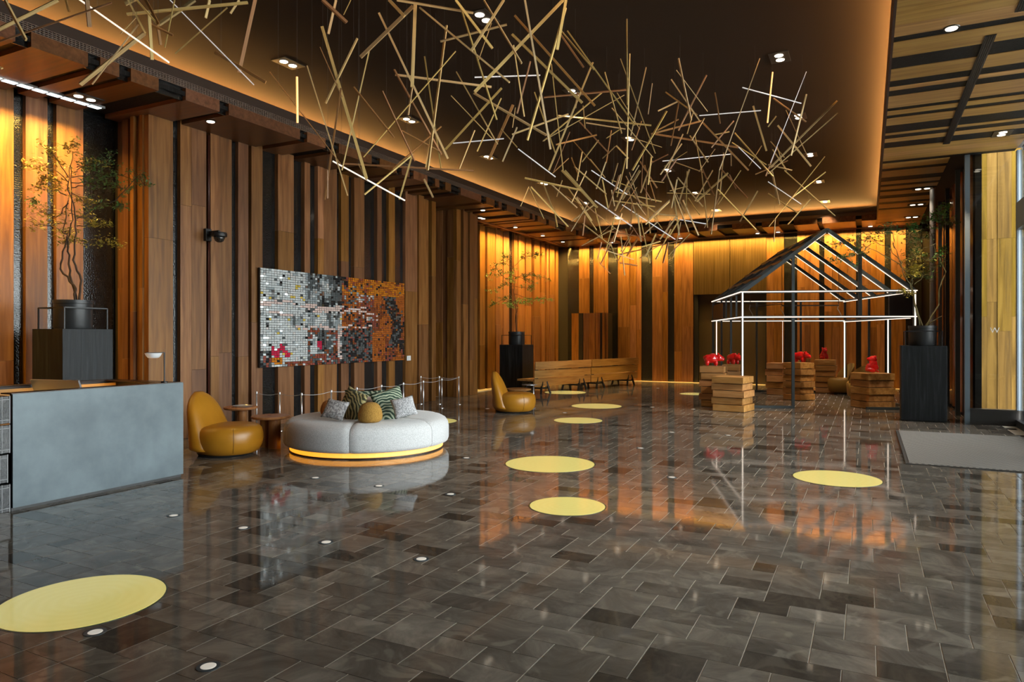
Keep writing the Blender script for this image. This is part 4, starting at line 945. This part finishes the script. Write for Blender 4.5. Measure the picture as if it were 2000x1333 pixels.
def tree(label, x, y, z, stems, branches, leaf_mats, bark, seed, leafn, cage_s=0.62, r=0.235, ph=0.38, cage_mat=None, leaf=0.022, right=None):
    """stems and branches are polylines in metres: (across the picture, height above pot rim, away from viewer)"""
    t = thing('potted_tree', label, 'tree', (x, y, z))
    MB().lathe([(r*.96, 0.0), (r, 0.02), (r, ph - .05), (r*1.03, ph - .045), (r*1.03, ph), (r*.94, ph), (r*.94, ph - .04), (.001, ph - .04)], 40).build('pot', plain('charcoal_pot', (0.028, 0.030, 0.032), 0.4) if 'charcoal_pot' not in bpy.data.materials else bpy.data.materials['charcoal_pot'], t, smooth=True, angle=40)
    c = MB(); q = cage_s/2
    for sx in (-q, q):
        for sy in (-q, q): c.bar((sx, sy, 0), (sx, sy, ph*.72), 0.016)
    for z_ in (ph*.72,):
        c.bar((-q, -q, z_), (q, -q, z_), 0.016).bar((-q, q, z_), (q, q, z_), 0.016).bar((-q, -q, z_), (-q, q, z_), 0.016).bar((q, -q, z_), (q, q, z_), 0.016)
    c.build('cage', cage_mat or BLACK, t)
    rr = random.Random(seed)
    R_ = right or RT; D_ = Vector((-R_.y, R_.x, 0))
    def P(a): return R_*a[0] + D_*a[2] + Vector((0, 0, ph - .04 + a[1]))
    def smooth(pts, jit=0.012):
        out = []
        for i in range(len(pts)-1):
            for k in range(4):
                s_ = k/4; out.append(pts[i].lerp(pts[i+1], s_) + Vector((rr.uniform(-jit, jit), rr.uniform(-jit, jit), rr.uniform(-jit, jit)) if (k or i) else (0, 0, 0)))
        out.append(pts[-1]); return out
    for s_ in stems:
        pts = smooth([P(a) for a in s_]); n = len(pts)
        MB().tube(pts, [0.016*(1 - .75*i/n) for i in range(n)], 7).build('trunk', bark, t, smooth=True)
    tw = MB(); lf = MB()
    def leaves(p, mat_i, k=3, sp=.05):
        for _ in range(k):
            c_ = p + Vector((rr.gauss(0, sp), rr.gauss(0, sp), rr.gauss(0, sp*.7)))
            a = Vector((rr.uniform(-1, 1), rr.uniform(-1, 1), rr.uniform(-.5, .5))).normalized() * leaf * rr.uniform(.7, 1.3)
            b2 = a.cross(Vector((rr.uniform(-.6, .6), rr.uniform(-.6, .6), 1))).normalized() * leaf * .45
            u = Vector((0, 0, leaf*.12))
            lf.add([c_ - a, c_ - a*.2 + b2 + u, c_ + a, c_ - a*.2 - b2 + u], [(0, 1, 2, 3)], mat_i)
    for br in branches:
        ctr, mi = br[0], br[1]; pts = smooth([P(a) for a in ctr], .02); n = len(pts)
        tw.tube(pts, [0.006*(1 - .7*i/n) + .0012 for i in range(n)], 5)
        for i in range(max(1, n//3), n):
            for _ in range(2):
                d = Vector((rr.gauss(0, 1), rr.gauss(0, 1), rr.gauss(0.1, .45))).normalized() * rr.uniform(.06, .20) * (br[2] if len(br) > 2 else 1)
                e = pts[i] + d; tw.tube([pts[i], pts[i] + d*.5 + Vector((0, 0, .01)), e], [.0022, .0017, .001], 4)
                leaves(e, mi, leafn, .035); leaves(pts[i] + d*.5, mi, max(1, leafn//2), .03)
    tw.build('twigs', bark, t, kind='stuff'); lf.build('foliage', leaf_mats, t, kind='stuff')
    return t
# near left (yellow-lit) tree
YPn = 5.27; Xf = -9.0
plinth('black plinth behind the reception desk, carrying the yellow-leaved tree', -9.36, 5.60, 1.70, 0.66)
def off(px_, py_, px0, py0, d): return ((px_ - px0)/F*d, (py0 - py_)/F*d)
D = 10.3  # distance used only to turn picture offsets into metres
def L(pts, px0, py0, d, dep=0.0): 
    out = []
    for i, p in enumerate(pts): a, h = off(p[0], p[1], px0, py0, d); out.append((a, h, dep * i / max(1, len(pts)-1)))
    return out
dl = (Vector((-9.36, 5.60, 0)) - Vector((0, 0, 0))).dot(FW)
X0, Y0 = CX + F * Vector((-9.36, 5.6, 0)).dot(RT) / dl, CY - F * (1.70 + .34 - HC) / dl
def LL(pts, dep=0.0): return L(pts, X0, 596, dl, dep)
st = [LL([(150,596),(145,560),(117,530),(126,485),(132,460),(122,458),(134,395),(136,375)]), LL([(150,597),(136,540),(132,500),(128,470),(136,430),(130,350),(132,295)], .1), LL([(154,597),(158,550),(146,512),(152,460),(152,410),(140,375),(146,330)], -.1)]
br = [(LL([(134,360),(100,330),(70,325),(46,322)], .15),1),(LL([(134,350),(110,305),(90,290)], -.1),1,.6),(LL([(130,385),(100,372),(82,371)], .1),1),(LL([(90,343),(75,352),(58,365)], .2),1,.4),
 (LL([(140,370),(175,365),(210,362),(240,370)], -.15),0),(LL([(140,360),(180,355),(225,366)], .15),0),(LL([(132,300),(136,290),(148,288)], 0),1,.6),(LL([(134,400),(110,425),(85,420),(66,412)], .1),1),
 (LL([(130,440),(100,445),(74,443)], -.1),1),(LL([(150,445),(180,443),(215,440)], 0),1,.3),(LL([(148,470),(165,473),(200,478),(224,481)], .1),1,.5),(LL([(150,430),(175,410),(215,405),(232,400)], .1),0,.6),
 (LL([(145,340),(160,325),(185,322),(216,300)], .1),0,.6),(LL([(150,330),(170,318),(176,316)], .2),1),(LL([(120,360),(100,350),(92,350)], .2),1),(LL([(136,420),(150,425),(160,420)], .3),1),(LL([(128,455),(112,450),(104,455)], .3),1),
 (LL([(60,395),(44,392)], .2),0,.3),(LL([(140,380),(150,390),(155,398)], .2),1),(LL([(140,350),(165,345),(190,330),(238,345)], .2),0),(LL([(130,470),(120,480),(126,468)], .2),1,.5),(LL([(215,400),(230,385),(262,340),(268,360)], .2),0,.5)]
tree('tall sparse tree with yellow-lit leaves in black pot behind the desk', -9.36, 5.60, 1.70, st, br, [LEAFD, LEAFY], BARK, 4, 6, cage_s=.56, r=.225, cage_mat=None, leaf=.026)
# middle tree
pc = at_d(1009, 655, 20.5); plinth('black plinth behind the far leather chair, carrying a green tree', pc.x, pc.y, 1.342, 0.74)
def LM(pts, dep=0.0): return L(pts, 1009, 651, 20.5, dep)
st = [LM([(1009,651),(1008,625),(1008,605),(1004,570),(1006,540),(1004,515)]), LM([(1009,651),(1006,620),(1012,600),(1003,585)], .1)]
br = [(LM([(1005,530),(985,512),(965,518),(954,540)], .3),0),(LM([(1005,520),(1020,505),(1038,500),(1050,496)], -.2),0),(LM([(1004,560),(985,555),(960,570)], .2),0),(LM([(1005,545),(1025,535),(1045,540),(1068,542)], .2),0),
 (LM([(1005,575),(1030,585),(1052,584),(1068,586)], -.2),1),(LM([(1003,590),(985,582),(958,598)], .3),0),(LM([(1002,520),(996,530),(998,545)], .3),1),(LM([(1004,600),(998,598),(996,590)], .2),1),(LM([(1006,560),(1030,562),(1040,560)], .3),0),
 (LM([(1006,590),(1016,592),(1030,590)], .1),1),(LM([(1000,510),(990,505),(985,500)], 0),0,.5),(LM([(1004,540),(1020,545),(1035,555)], -.3),0),(LM([(1005,550),(980,540),(972,528)], -.3),0)]
tree('slender green tree in black pot on the far plinth', pc.x, pc.y, 1.342, st, br, [LEAFD, LEAFG], BARK, 7, 7, cage_s=.64, leaf=.037)
# right tree
pr = Vector((0.94, 15.45, 0)); plinth('black plinth right of the lit house frame, carrying a spreading tree', pr.x, pr.y, 1.42, 0.74)
dr_ = pr.dot(FW)
def LR(pts, dep=0.0): return L(pts, 1800, 645, dr_, dep)
st = [LR([(1796,645),(1788,615),(1782,580),(1775,560),(1765,545),(1755,510),(1740,475)]), LR([(1800,645),(1790,610),(1780,560),(1784,545),(1760,520),(1720,495),(1690,480)], .15),
      LR([(1805,645),(1812,635),(1832,622)], -.1), LR([(1804,645),(1833,600),(1835,570),(1850,535),(1842,510),(1835,500),(1826,455),(1822,440)], .2)]
br = [(LR([(1760,520),(1740,490),(1700,470),(1660,475),(1622,483)], .2),0),(LR([(1700,480),(1680,500),(1650,505),(1632,512)], .1),0),(LR([(1745,490),(1740,460),(1715,455),(1690,470)], -.1),0),(LR([(1780,560),(1782,530),(1782,520)], 0),1),
 (LR([(1822,450),(1800,452),(1770,455),(1745,450)], .2),0),(LR([(1822,440),(1835,430),(1860,410),(1880,396)], .45),2),(LR([(1822,445),(1850,435),(1870,430),(1888,435)], .5),0),(LR([(1840,510),(1850,500),(1865,485)], .4),2,.6),
 (LR([(1826,480),(1800,490),(1780,510),(1785,540)], .2),1),(LR([(1826,460),(1800,470),(1775,480)], -.1),0),(LR([(1830,500),(1805,520),(1790,540)], .1),1),(LR([(1775,470),(1785,450),(1790,440)], .1),2,.6),(LR([(1784,560),(1810,540),(1815,550)], .1),0),
 (LR([(1822,450),(1810,440),(1822,425),(1840,425)], 0),2),(LR([(1770,575),(1760,572),(1780,580)], 0),1,.4),(LR([(1680,490),(1670,480),(1680,500)], 0),0),(LR([(1800,500),(1790,500),(1778,498)], .1),0),(LR([(1800,510),(1815,515),(1820,530)], -.1),0),(LR([(1785,525),(1780,535),(1776,545)], -.1),1)]
tree('wide spreading green tree in black pot on the right plinth', pr.x, pr.y, 1.42, st, br, [LEAFD, LEAFY, LEAFG], BARKG, 9, 7, cage_s=.60, leaf=.031)
# ------------------------------------------------------------------ house-shaped frame with LED edges
FLp = CAM + FW*15.56 + RT*5.13; FLp.z = 0
phi = TH - math.radians(8.2); hx = Vector((math.cos(phi), math.sin(phi), 0)); hy = Vector((-hx.y, hx.x, 0))
Wd, Dp = 3.58, 4.55; Z1, Z2, ZR = 2.02, 2.58, 3.93
t = thing('house_frame', 'open steel house-shaped frame edged with white LED lines', 'pavilion', (FLp.x, FLp.y, 0), phi)
sq = 0.055
def led(a, b, w=0.032, par=None): return MB().bar(a, b, w*.58).build('led_strip', LED, par or t)
def beam(name, a, b, w=sq, m=STEEL_D): return MB().bar(a, b, w).build(name, m, t)
cor = [(0, 0), (Wd, 0), (Wd, Dp), (0, Dp)]
for (x, y) in cor: beam('post', (x, y, 0), (x, y, Z2))
for z in (0.03, Z1, Z2):
    for (a, b2) in zip(cor, cor[1:] + cor[:1]): 
        if z < .1 and a == (0, 0): 
            beam('sill_beam', (0, 0, z), (1.08, 0, z)); beam('sill_beam', (2.6, 0, z), (Wd, 0, z)); continue
        beam('sill_beam' if z < .1 else 'rail', (*a, z), (*b2, z))
o_ = 0.042
for z in (Z1, Z2):
    led((-o_, -o_, z), (Wd + o_, -o_, z)); led((-o_, -o_, z), (-o_, Dp, z)); led((Wd - o_, 0.1, z - .03), (Wd - o_, Dp, z - .03), .026); led((0, Dp - o_, z), (Wd, Dp - o_, z), .030)
led((-.0, -o_, 0.05), (-.0, -o_, Z2), .042); led((Wd, -o_, 0.05), (Wd, -o_, Z2), .036); led((Wd - o_, 1.35, .05), (Wd - o_, 1.35, Z1 - .03), .034); led((Wd - .03, Dp - .06, .05), (Wd - .03, Dp - .06, Z1), .044)
led((-o_, 3.6, .05), (-o_, 3.6, Z1), .038); led((1.9, Dp - o_, .05), (1.9, Dp - o_, Z1), .012)
for (x, y, z) in ((1.08, 0, 3.36), (2.47, 0, 0)):
    if z: beam('post', (x, y, 0), (x, y, Z2 + (ZR - Z2)*x/(Wd/2)), .06)
    else: beam('post', (x, y, Z1), (x, y, Z2 + (ZR - Z2)*(Wd - x)/(Wd/2)), .07)
for (x, y) in ((0, 1.5), (0, 3.0), (Wd, 1.35), (Wd, 2.7), (1.2, Dp), (2.4, Dp)): beam('post', (x, y, 0), (x, y, Z2), .045)
for y in (0.75, 2.25): beam('strut', (0, y, Z1), (0, y, Z2), .04)
nr = 5
for k in range(nr):
    y = Dp * k / (nr - 1)
    beam('rafter', (0, y, Z2), (Wd/2, y, ZR), .075); rf = beam('rafter', (Wd, y, Z2), (Wd/2, y, ZR), .075)
    led((Wd - .12, y, Z2 + .02), (Wd/2 + .03, y, ZR - .07), .022, rf)
    if k == 0: led((Wd/2*.72, y - .02, Z2 + (ZR-Z2)*.72 - .07), (Wd/2 - .03, y - .02, ZR - .07), .018)
beam('ridge_beam', (Wd/2, 0, ZR), (Wd/2, Dp, ZR), .07)
for s_ in (0.25, 0.5, 0.75):
    beam('purlin', (Wd/2*s_, 0, Z2 + (ZR - Z2)*s_ + .03), (Wd/2*s_, Dp, Z2 + (ZR - Z2)*s_ + .03), .05)
MB().box((Wd - .02, 0.10, Z1 + .04), (Wd + .02, 1.3, Z2 - .04)).build('infill_panel', MATTE, t)
MB().box((-.02, 2.6, Z1 + .04), (.02, 4.4, Z2 - .12)).build('infill_panel', BLACK, t)
# hanging rail with hooks inside the frame
hg = thing('hanging_rail', 'thin black rail with bent wire hooks hanging inside the house frame', 'rail', (FLp.x, FLp.y, 0), phi)
MB().bar((0.55, 2.0, 2.33), (1.35, 2.2, 2.40), .018).bar((1.35, 2.2, 2.36), (2.7, 2.2, 2.36), .03).bar((0.55, 2.0, 2.36), (1.35, 2.2, 2.44), .012).build('rail', BLACK, hg)
for (x, y) in ((0.55, 2.0), (1.35, 2.2), (2.7, 2.2)):
    zt_ = Z2 + (ZR - Z2) * (1 - abs(x - Wd/2)/(Wd/2))
    MB().bar((x, y, 2.36), (x, y, zt_ - .02), .012).build('drop_rod', BLACK, hg)
    MB().tube([(x, y, 2.38), (x - .03, y, 2.28), (x + .05, y, 2.14), (x + .06, y, 2.10)], .010, 6).build('hook', cagec, hg)
# ------------------------------------------------------------------ slab plinths and red animal figures
slabm = wood('raw_oak_slab', (0.36, 0.18, 0.055), (0.56, 0.31, 0.11), (0.70, 0.43, 0.18), (2, 12, 12), rough=0.55, vary=0.35)
def stack(label, px_, py_, s, h, n, rot, seed, sy=None):
    """px_, py_: picture position of the bottom corner nearest the viewer; rot: turn of the stack"""
    sy = sy or s
    p = at_z(px_, py_); ca, sa = math.cos(rot), math.sin(rot)
    cx_ = p.x - (ca*(s/2) - sa*(-sy/2)) if rot < 0.0 or True else 0
    cy_ = p.y - (sa*(s/2) + ca*(-sy/2))
    t = thing('slab_plinth', label, 'plinth', (cx_, cy_, 0), rot, 'plinths of stacked oak slabs')
    rr = random.Random(seed); hh = h / n
    for k in range(n):
        o = 0.022 if k % 2 else -0.004
        ex, ey = (0, -.03) if k % 2 else (0, 0)
        ox = (-.022 if k % 2 else .022) * (1 if k < n - 1 else .4)
        MB().box((-s/2 + .022, -sy/2 + (.030 if k % 2 else 0), 0.007), (s/2 - .008, sy/2 - .01, hh - 0.007)).build('slab', slabm, t, loc=(ox + rr.uniform(-.006, .006), rr.uniform(-.006, .006), k*hh), bevel=.004)
        MB().box((-s/2 + .06, -sy/2 + .06, -0.007), (s/2 - .06, sy/2 - .06, 0.007)).build('spacer', BLACK, t, loc=(0, 0, k*hh)) if k else None
    return t
def corner_top(px_, py_, s, h, rot, fx, fy, sy=None):
    sy = sy or s; p = at_z(px_, py_); ca, sa = math.cos(rot), math.sin(rot)
    lx, ly = -s/2 + fx*s, sy/2 - (1-fy)*sy
    cx_ = p.x - (ca*s/2 + sa*sy/2); cy_ = p.y - (sa*s/2 - ca*sy/2)
    return (cx_ + ca*lx - sa*ly, cy_ + sa*lx + ca*ly, h)
R1 = math.radians(-9.5); R3 = math.radians(-34); R5 = math.radians(-53); 
S1 = (1452, 807, .70, .742, 5, R1); S2 = (1415, 797, .56, .92, 6, math.radians(2)); S2b = (1444, 790, .42, .925, 6, math.radians(2))
S3 = (1563, 783.5, .55, .935, 6, R3); S3b = (1531, 773, .50, .87, 5, math.radians(-10)); S4 = (1633, 769.5, .57, .93, 6, math.radians(0)); S5 = (1697, 800, .655, .78, 5, R5)
stack('nearest oak slab plinth with nothing on it, at left front of the house frame', *S1, 1)
stack('oak slab plinth carrying the larger walking red animal', *S2, 2)
stack('narrow oak slab plinth carrying the small red animal seen head-on', *S2b, 3)
stack('oak slab plinth behind the front steel post, carrying a red eared animal', *S3, 4)
stack('lower empty oak slab plinth just left of the post plinth', *S3b, 5)
stack('farthest oak slab plinth, carrying the upright red animal', *S4, 6)
stack('oak slab plinth at right of the frame, carrying the seated leaning red animal', *S5, 7)
RED = plain('red_lacquer', (0.90, 0.012, 0.014), 0.08, spec=0.8, coat=0.6)
def animal(label, loc, rz, sc_, parts, res=0.012, pitch=0.0):
    t = thing('animal_figurine', label, 'figurine', loc, rz, 'glossy red animal figurines')
    bm = bmesh.new()
    for (c, r) in parts:
        g_ = bmesh.ops.create_icosphere(bm, subdivisions=2, radius=1.0)
        M = Matrix.Translation(Vector(c)*sc_) @ Matrix.Diagonal((r[0]*sc_, r[1]*sc_, r[2]*sc_, 1))
        bmesh.ops.transform(bm, matrix=M, verts=g_['verts'])
    if pitch:
        bmesh.ops.transform(bm, matrix=Matrix.Rotation(pitch, 4, 'Y'), verts=bm.verts)
    mz = min(v.co.z for v in bm.verts)
    for v in bm.verts: v.co.z -= mz
    me = bpy.data.meshes.new('body'); bm.to_mesh(me); bm.free(); me.materials.append(RED)
    o = link(me, 'body', t); md = o.modifiers.new('rm', 'REMESH'); md.mode = 'VOXEL'; md.voxel_size = 0.010; md.use_smooth_shade = True
    ms_ = o.modifiers.new('sm', 'SMOOTH'); ms_.iterations = 4; ms_.factor = .5
    return t
# walking animal, x forward: barrel body, hump, low head with snout, ears, four legs, tail
WALK = [((0,0,.50),(.54,.38,.36)),((.10,0,.62),(.36,.32,.30)),((-.30,0,.50),(.28,.33,.32)),((.56,0,.56),(.29,.27,.28)),((.80,0,.46),(.20,.20,.17)),((.88,0,.60),(.05,.05,.09)),((.50,.20,.84),(.07,.08,.11)),((.50,-.20,.84),(.07,.08,.11)),
 ((.32,.21,.17),(.15,.14,.22)),((.32,-.21,.17),(.15,.14,.22)),((-.32,.21,.17),(.16,.14,.22)),((-.32,-.21,.17),(.16,.14,.22)),((-.56,0,.60),(.06,.05,.12))]
SIT = [((0,0,.40),(.42,.40,.40)),((.08,0,.72),(.32,.32,.30)),((.18,0,1.02),(.30,.29,.27)),((.44,0,.94),(.19,.18,.15)),((.10,.22,1.24),(.08,.09,.11)),((.10,-.22,1.24),(.08,.09,.11)),
 ((.34,.19,.30),(.14,.13,.34)),((.34,-.19,.30),(.14,.13,.34)),((.12,.34,.15),(.32,.15,.15)),((.12,-.34,.15),(.32,.15,.15)),((-.40,0,.2),(.12,.07,.07))]
animal('larger red lacquered animal walking, on the left slab plinth', corner_top(1415, 797, .56, .92, math.radians(2), .42, .45), TH - .15, .30, WALK)
animal('small red lacquered animal facing the viewer, on narrow slab plinth', corner_top(1444, 790, .42, .925, math.radians(2), .60, .40), TH - 1.1, .28, WALK)
animal('red lacquered animal with raised ears on plinth behind steel post', corner_top(1563, 783.5, .55, .935, R3, .60, .45), TH - .75, .29, WALK)
animal('upright red lacquered animal on the farthest slab plinth', corner_top(1633, 769.5, .57, .93, 0, .42, .45), TH - 1.4, .255, SIT)
animal('red lacquered animal sitting and leaning back on the right slab plinth', corner_top(1697, 800, .655, .78, R5, .40, .55), TH + PI - .25,   .29, SIT, pitch=math.radians(-16))
# curved ochre chairs behind the plinths
OCH = plain('ochre_shell', (0.42, 0.26, 0.06), 0.4)
def tub(label, px_, d, sc_, rz):
    p = at_d(px_, 655, d); t = thing('tub_chair', label, 'chair', (p.x, p.y, 0), rz, 'ochre tub chairs inside the frame')
    MB().lathe([(.27*sc_, .04), (.33*sc_, .10), (.35*sc_, .38*sc_), (.30*sc_, .43*sc_), (.001, .44*sc_)], 30).build('seat', OCH, t, smooth=True, angle=50)
    n = 18; vs = []; fs = []
    for i in range(n + 1):
        a = PI*.55 + PI*.9*i/n; e = math.sin(PI*i/n)
        for (r, z) in ((.33, .3), (.36, .42 + .42*e**.6), (.31, .42 + .42*e**.6), (.28, .3)): vs.append((r*sc_*math.cos(a), r*sc_*math.sin(a), z*sc_))
    for i in range(n):
        for k in range(4): a = i*4+k; b2 = i*4+(k+1) % 4; fs.append((a, b2, b2+4, a+4))
    fs += [(0, 1, 2, 3), tuple(n*4 + k for k in (3, 2, 1, 0))]
    MB().add(vs, fs).build('backrest', OCH, t, smooth=True, angle=50)
    MB().lathe([(.22*sc_, 0), (.22*sc_, .04)], 24).build('base', BLACK, t)
tub('ochre tub chair half hidden behind the farthest slab plinth', 1641, 19.4, 1.0, TH + PI)
tub('ochre tub chair behind the plinth with the seated red animal', 1684, 17.7, 1.05, TH + PI*.5)
# ------------------------------------------------------------------ hanging stick installation
CH = thing('stick_chandelier', 'large hanging installation of criss-crossed wooden sticks and thin lit rods', 'chandelier', (-3.6, 9.5, 5.49))
def dcol(x):
    pts = [(-50, 5), (300, 5.6), (500, 6.6), (800, 8.6), (1000, 10.2), (1200, 13), (1350, 14.5), (1600, 13.0), (1700, 12.5)]
    for (a, u), (b2, v_) in zip(pts, pts[1:]):
        if x <= b2: return u + (v_-u)*max(0, (x-a)/(b2-a))
    return 12.5
cr = random.Random(21)
def mat_for(k): return {'w': stick_m, 'd': stick_d, 'l': LEDROD, 'L': LEDROD2, 'a': LEDAMB, 'k': BLACK, 's': CHROME}[k]
um = {}
def unit(k):
    if k not in um: um[k] = MB().box((-.5, -.5, 0), (.5, .5, 1)).mesh('stick', mat_for(k))
    return um[k]
ns = [0]; wires = MB(); inv = Matrix.Translation(-Vector(CH.location))
def add_stick(P, Q, w_, t_, k):
    d = Q - P; Ln = d.length
    q = d.to_track_quat('Z', 'Y').to_matrix().to_4x4() @ Matrix.Rotation(cr.uniform(0, PI), 4, 'Z')
    M = inv @ Matrix.Translation(P) @ q @ Matrix.Diagonal((w_, t_, Ln, 1))
    link(unit(k), 'stick' if ns[0] == 0 else 'stick.%03d' % ns[0], CH, M); ns[0] += 1
    hi = P if P.z > Q.z else Q; lo_ = Q if P.z > Q.z else P
    a = hi.lerp(lo_, .12); wires.bar(inv @ a, inv @ Vector((a.x, a.y, 5.5)), .0016)
def trace(x1, y1, x2, y2, k='w', wpx=None):
    ytop = min(y1, y2); xm = (x1+x2)/2
    dmax = 3.72*F/max(60, 655 - ytop)
    d = min(dmax, dcol(xm)) * cr.uniform(.95, 1.0)
    pl = math.hypot(x2-x1, y2-y1)/F*d
    dd = cr.uniform(-.30, .30)*min(1.0, pl)
    da = min(dmax*1.0, d + dd/2); db = min(dmax, d - dd/2)
    P, Q = at_d(x1, y1, da), at_d(x2, y2, db)
    for v_ in (P, Q):
        if v_.z > 5.42: v_.z = 5.42
    w_ = (wpx/F*d) if wpx else (.030 if k in 'wd' else .013)
    if k in 'lLa': add_stick(P, Q, w_ if wpx else .014, w_ if wpx else .014, k)
    else: add_stick(P, Q, w_, w_*.55, k)
TR = '''10 0 51 78 w 8|-12 62 113 0 w 8|-12 85 218 5 d 4|129 0 135 23 d 7|170 0 175 53 d 9|248 28 484 5 w 9|157 165 282 65 w 9|310 48 380 0 w 9|180 165 270 48 w 4|291 28 297 117 w 7
285 0 310 48 d 6|308 48 314 88 d 6|295 48 338 69 d 6|322 93 341 0 w 4|342 105 444 15 w 3|467 142 500 -8 d 8|401 35 409 0 w 7|450 26 467 0 w 5|250 0 284 65 w 4|236 66 265 35 w 3|267 0 310 50 w 4
245 8 270 -5 w 8|-8 128 4 134 w 6|420 102 519 161 d 7|630 0 677 44 d 9|641 66 656 0 w 6|671 29 685 0 w 3|629 52 716 349 w 7|600 129 679 382 w 5|698 75 636 202 w 6|527 141 665 320 d 3|580 150 581 240 a 6
625 92 668 190 d 3|721 100 668 333 w 3|666 172 634 390 d 4|691 170 770 269 d 5|747 178 810 315 d 4|704 112 807 12 w 8|760 0 790 32 w 7|775 0 924 25 w 8|811 8 805 170 w 8|805 170 797 225 w 4|740 25 875 310 w 5|820 15 995 161 w 7
872 50 835 333 w 6|860 81 990 48 w 5|772 146 960 170 w 5|770 136 862 302 d 5|890 100 710 307 w 3|829 110 862 333 w 3|890 0 962 95 w 6|900 15 970 234 w 5|920 100 984 0 w 6|935 117 960 45 w 3|945 0 1019 124 w 5
927 180 1100 0 w 7|926 182 1067 264 w 7|927 151 1055 147 l 4|980 172 870 292 w 5|891 140 972 282 w 3|881 187 962 272 w 3|979 192 932 296 w 3|885 280 984 271 l 3|1002 205 955 312 d 6|927 255 897 330 w 4|862 247 767 330 d 4
785 255 862 297 d 4|670 320 925 334 d 4|1025 0 1075 292 w 5|1105 0 1088 97 w 7|1105 15 1030 274 w 6|1005 30 1162 207 d 5|1000 67 1137 201 w 6|1003 88 1024 228 w 3|1095 59 1160 136 w 5|1108 60 1240 245 w 3|1158 122 1072 333 w 4
1077 125 1100 333 w 4|1062 190 1228 175 d 5|1178 179 1062 275 w 3|1219 186 1060 276 w 3|1090 226 1272 245 w 4|1000 263 1110 223 w 4|1181 141 1214 261 w 3|1212 115 1280 300 w 4|1224 37 1225 205 w 3|1230 105 1224 330 w 3|1262 132 1232 265 w 4
1195 211 1275 308 w 3|1302 217 1235 333 w 4|1325 114 1350 235 w 4|1311 155 1367 237 w 3|1321 137 1382 218 w 2|1380 147 1325 255 d 5|1326 197 1310 285 d 3|1272 262 1372 236 d 4|1366 226 1486 216 l 3|1294 315 1429 301 l 3
1334 262 1304 330 w 3|1357 262 1370 333 w 3|1484 114 1405 333 w 2|1450 171 1565 202 l 3|1471 207 1497 295 w 4|1435 260 1510 345 w 4|1440 285 1486 330 l 3|1279 262 1442 288 d 4|1300 180 1362 225 d 3|1509 141 1499 240 a 4
1012 291 1085 346 l 3|1370 237 1462 333 d 4|1510 192 1574 238 d 5|1575 140 1505 318 l 2|1575 184 1545 304 w 4|1635 197 1505 327 w 4|1636 221 1500 340 w 4|1519 245 1584 325 w 4|1535 215 1577 305 w 3|1611 306 1502 443 w 3
1509 292 1537 333 w 3|1516 227 1500 248 w 3|1500 322 1547 333 w 3|1532 333 1631 422 w 3|1500 355 1565 399 l 3|1507 333 1522 400 w 4|1500 378 1559 417 w 3|1103 333 1167 406 w 5|1097 333 1164 404 w 4|1162 392 1234 442 l 4|1155 333 1225 380 l 3
1025 348 1135 372 w 4|1202 375 1292 394 w 5|1250 333 1215 390 w 5|1327 429 1382 438 l 3|1327 429 1305 465 w 3|1300 333 1345 453 w 3|1405 333 1389 458 w 3|1392 333 1357 393 w 4|1422 338 1360 394 w 4|1370 333 1382 445 w 3
1402 370 1477 449 w 3|1480 373 1445 433 w 3|1447 333 1402 400 w 3|1110 368 1165 450 w 3|1061 358 1080 410 w 3|1037 365 1110 443 w 3|1033 365 1017 403 w 3|1150 395 1115 452 w 3|1140 398 1210 453 w 3|1342 335 1340 408 w 4
1215 400 1319 468 l 3|1207 498 1330 470 d 3|1210 514 1245 519 d 3|1252 433 1269 515 w 3|1310 448 1281 507 w 3|1305 473 1295 514 d 4|1170 513 1192 535 d 2|1175 473 1167 508 d 2|650 315 791 392 L 4|148 -6 330 122 L 5|332 0 496 166 l 3
700 320 716 352 w 3|640 333 640 388 d 3|712 380 806 302 w 4|780 390 806 300 w 4|828 350 846 386 w 4|832 330 846 250 w 5|1036 120 1010 222 d 4|1090 60 1140 132 d 4|1044 180 1085 300 w 3|1130 236 1190 300 d 3'''
for row in TR.replace('\n', '|').split('|'):
    a = row.split(); trace(float(a[0]), float(a[1]), float(a[2]), float(a[3]), a[4], float(a[5]) * (.80 if a[4] in 'wd' else .5))
# the dense far part, where single sticks overlap: same kind of sticks, scattered in the same volume
while ns[0] < 298:
    u = cr.random()
    if u < .52: x, y = cr.gauss(1235, 62), cr.gauss(375, 62)
    elif u < .78: x, y = cr.gauss(1330, 110), cr.gauss(310, 55)
    elif u < .90: x, y = cr.gauss(1240, 35), cr.gauss(470, 28)
    else: x, y = cr.gauss(1100, 70), cr.gauss(260, 60)
    if y < 190 or y > 520 or x > 1600: continue
    ln = cr.uniform(28, 85); a = cr.gauss(PI/2, .75)
    dx, dy = math.cos(a)*ln/2, math.sin(a)*ln/2
    if cr.random() < .5: dx = -dx
    trace(x - dx, y - dy, x + dx, y + dy, 'd' if cr.random() < .35 else 'w', cr.uniform(1.8, 3.0))
wires.build('suspension_wires', plain('fine_wire', (0.05, 0.045, 0.04), 0.5), CH, kind='stuff')
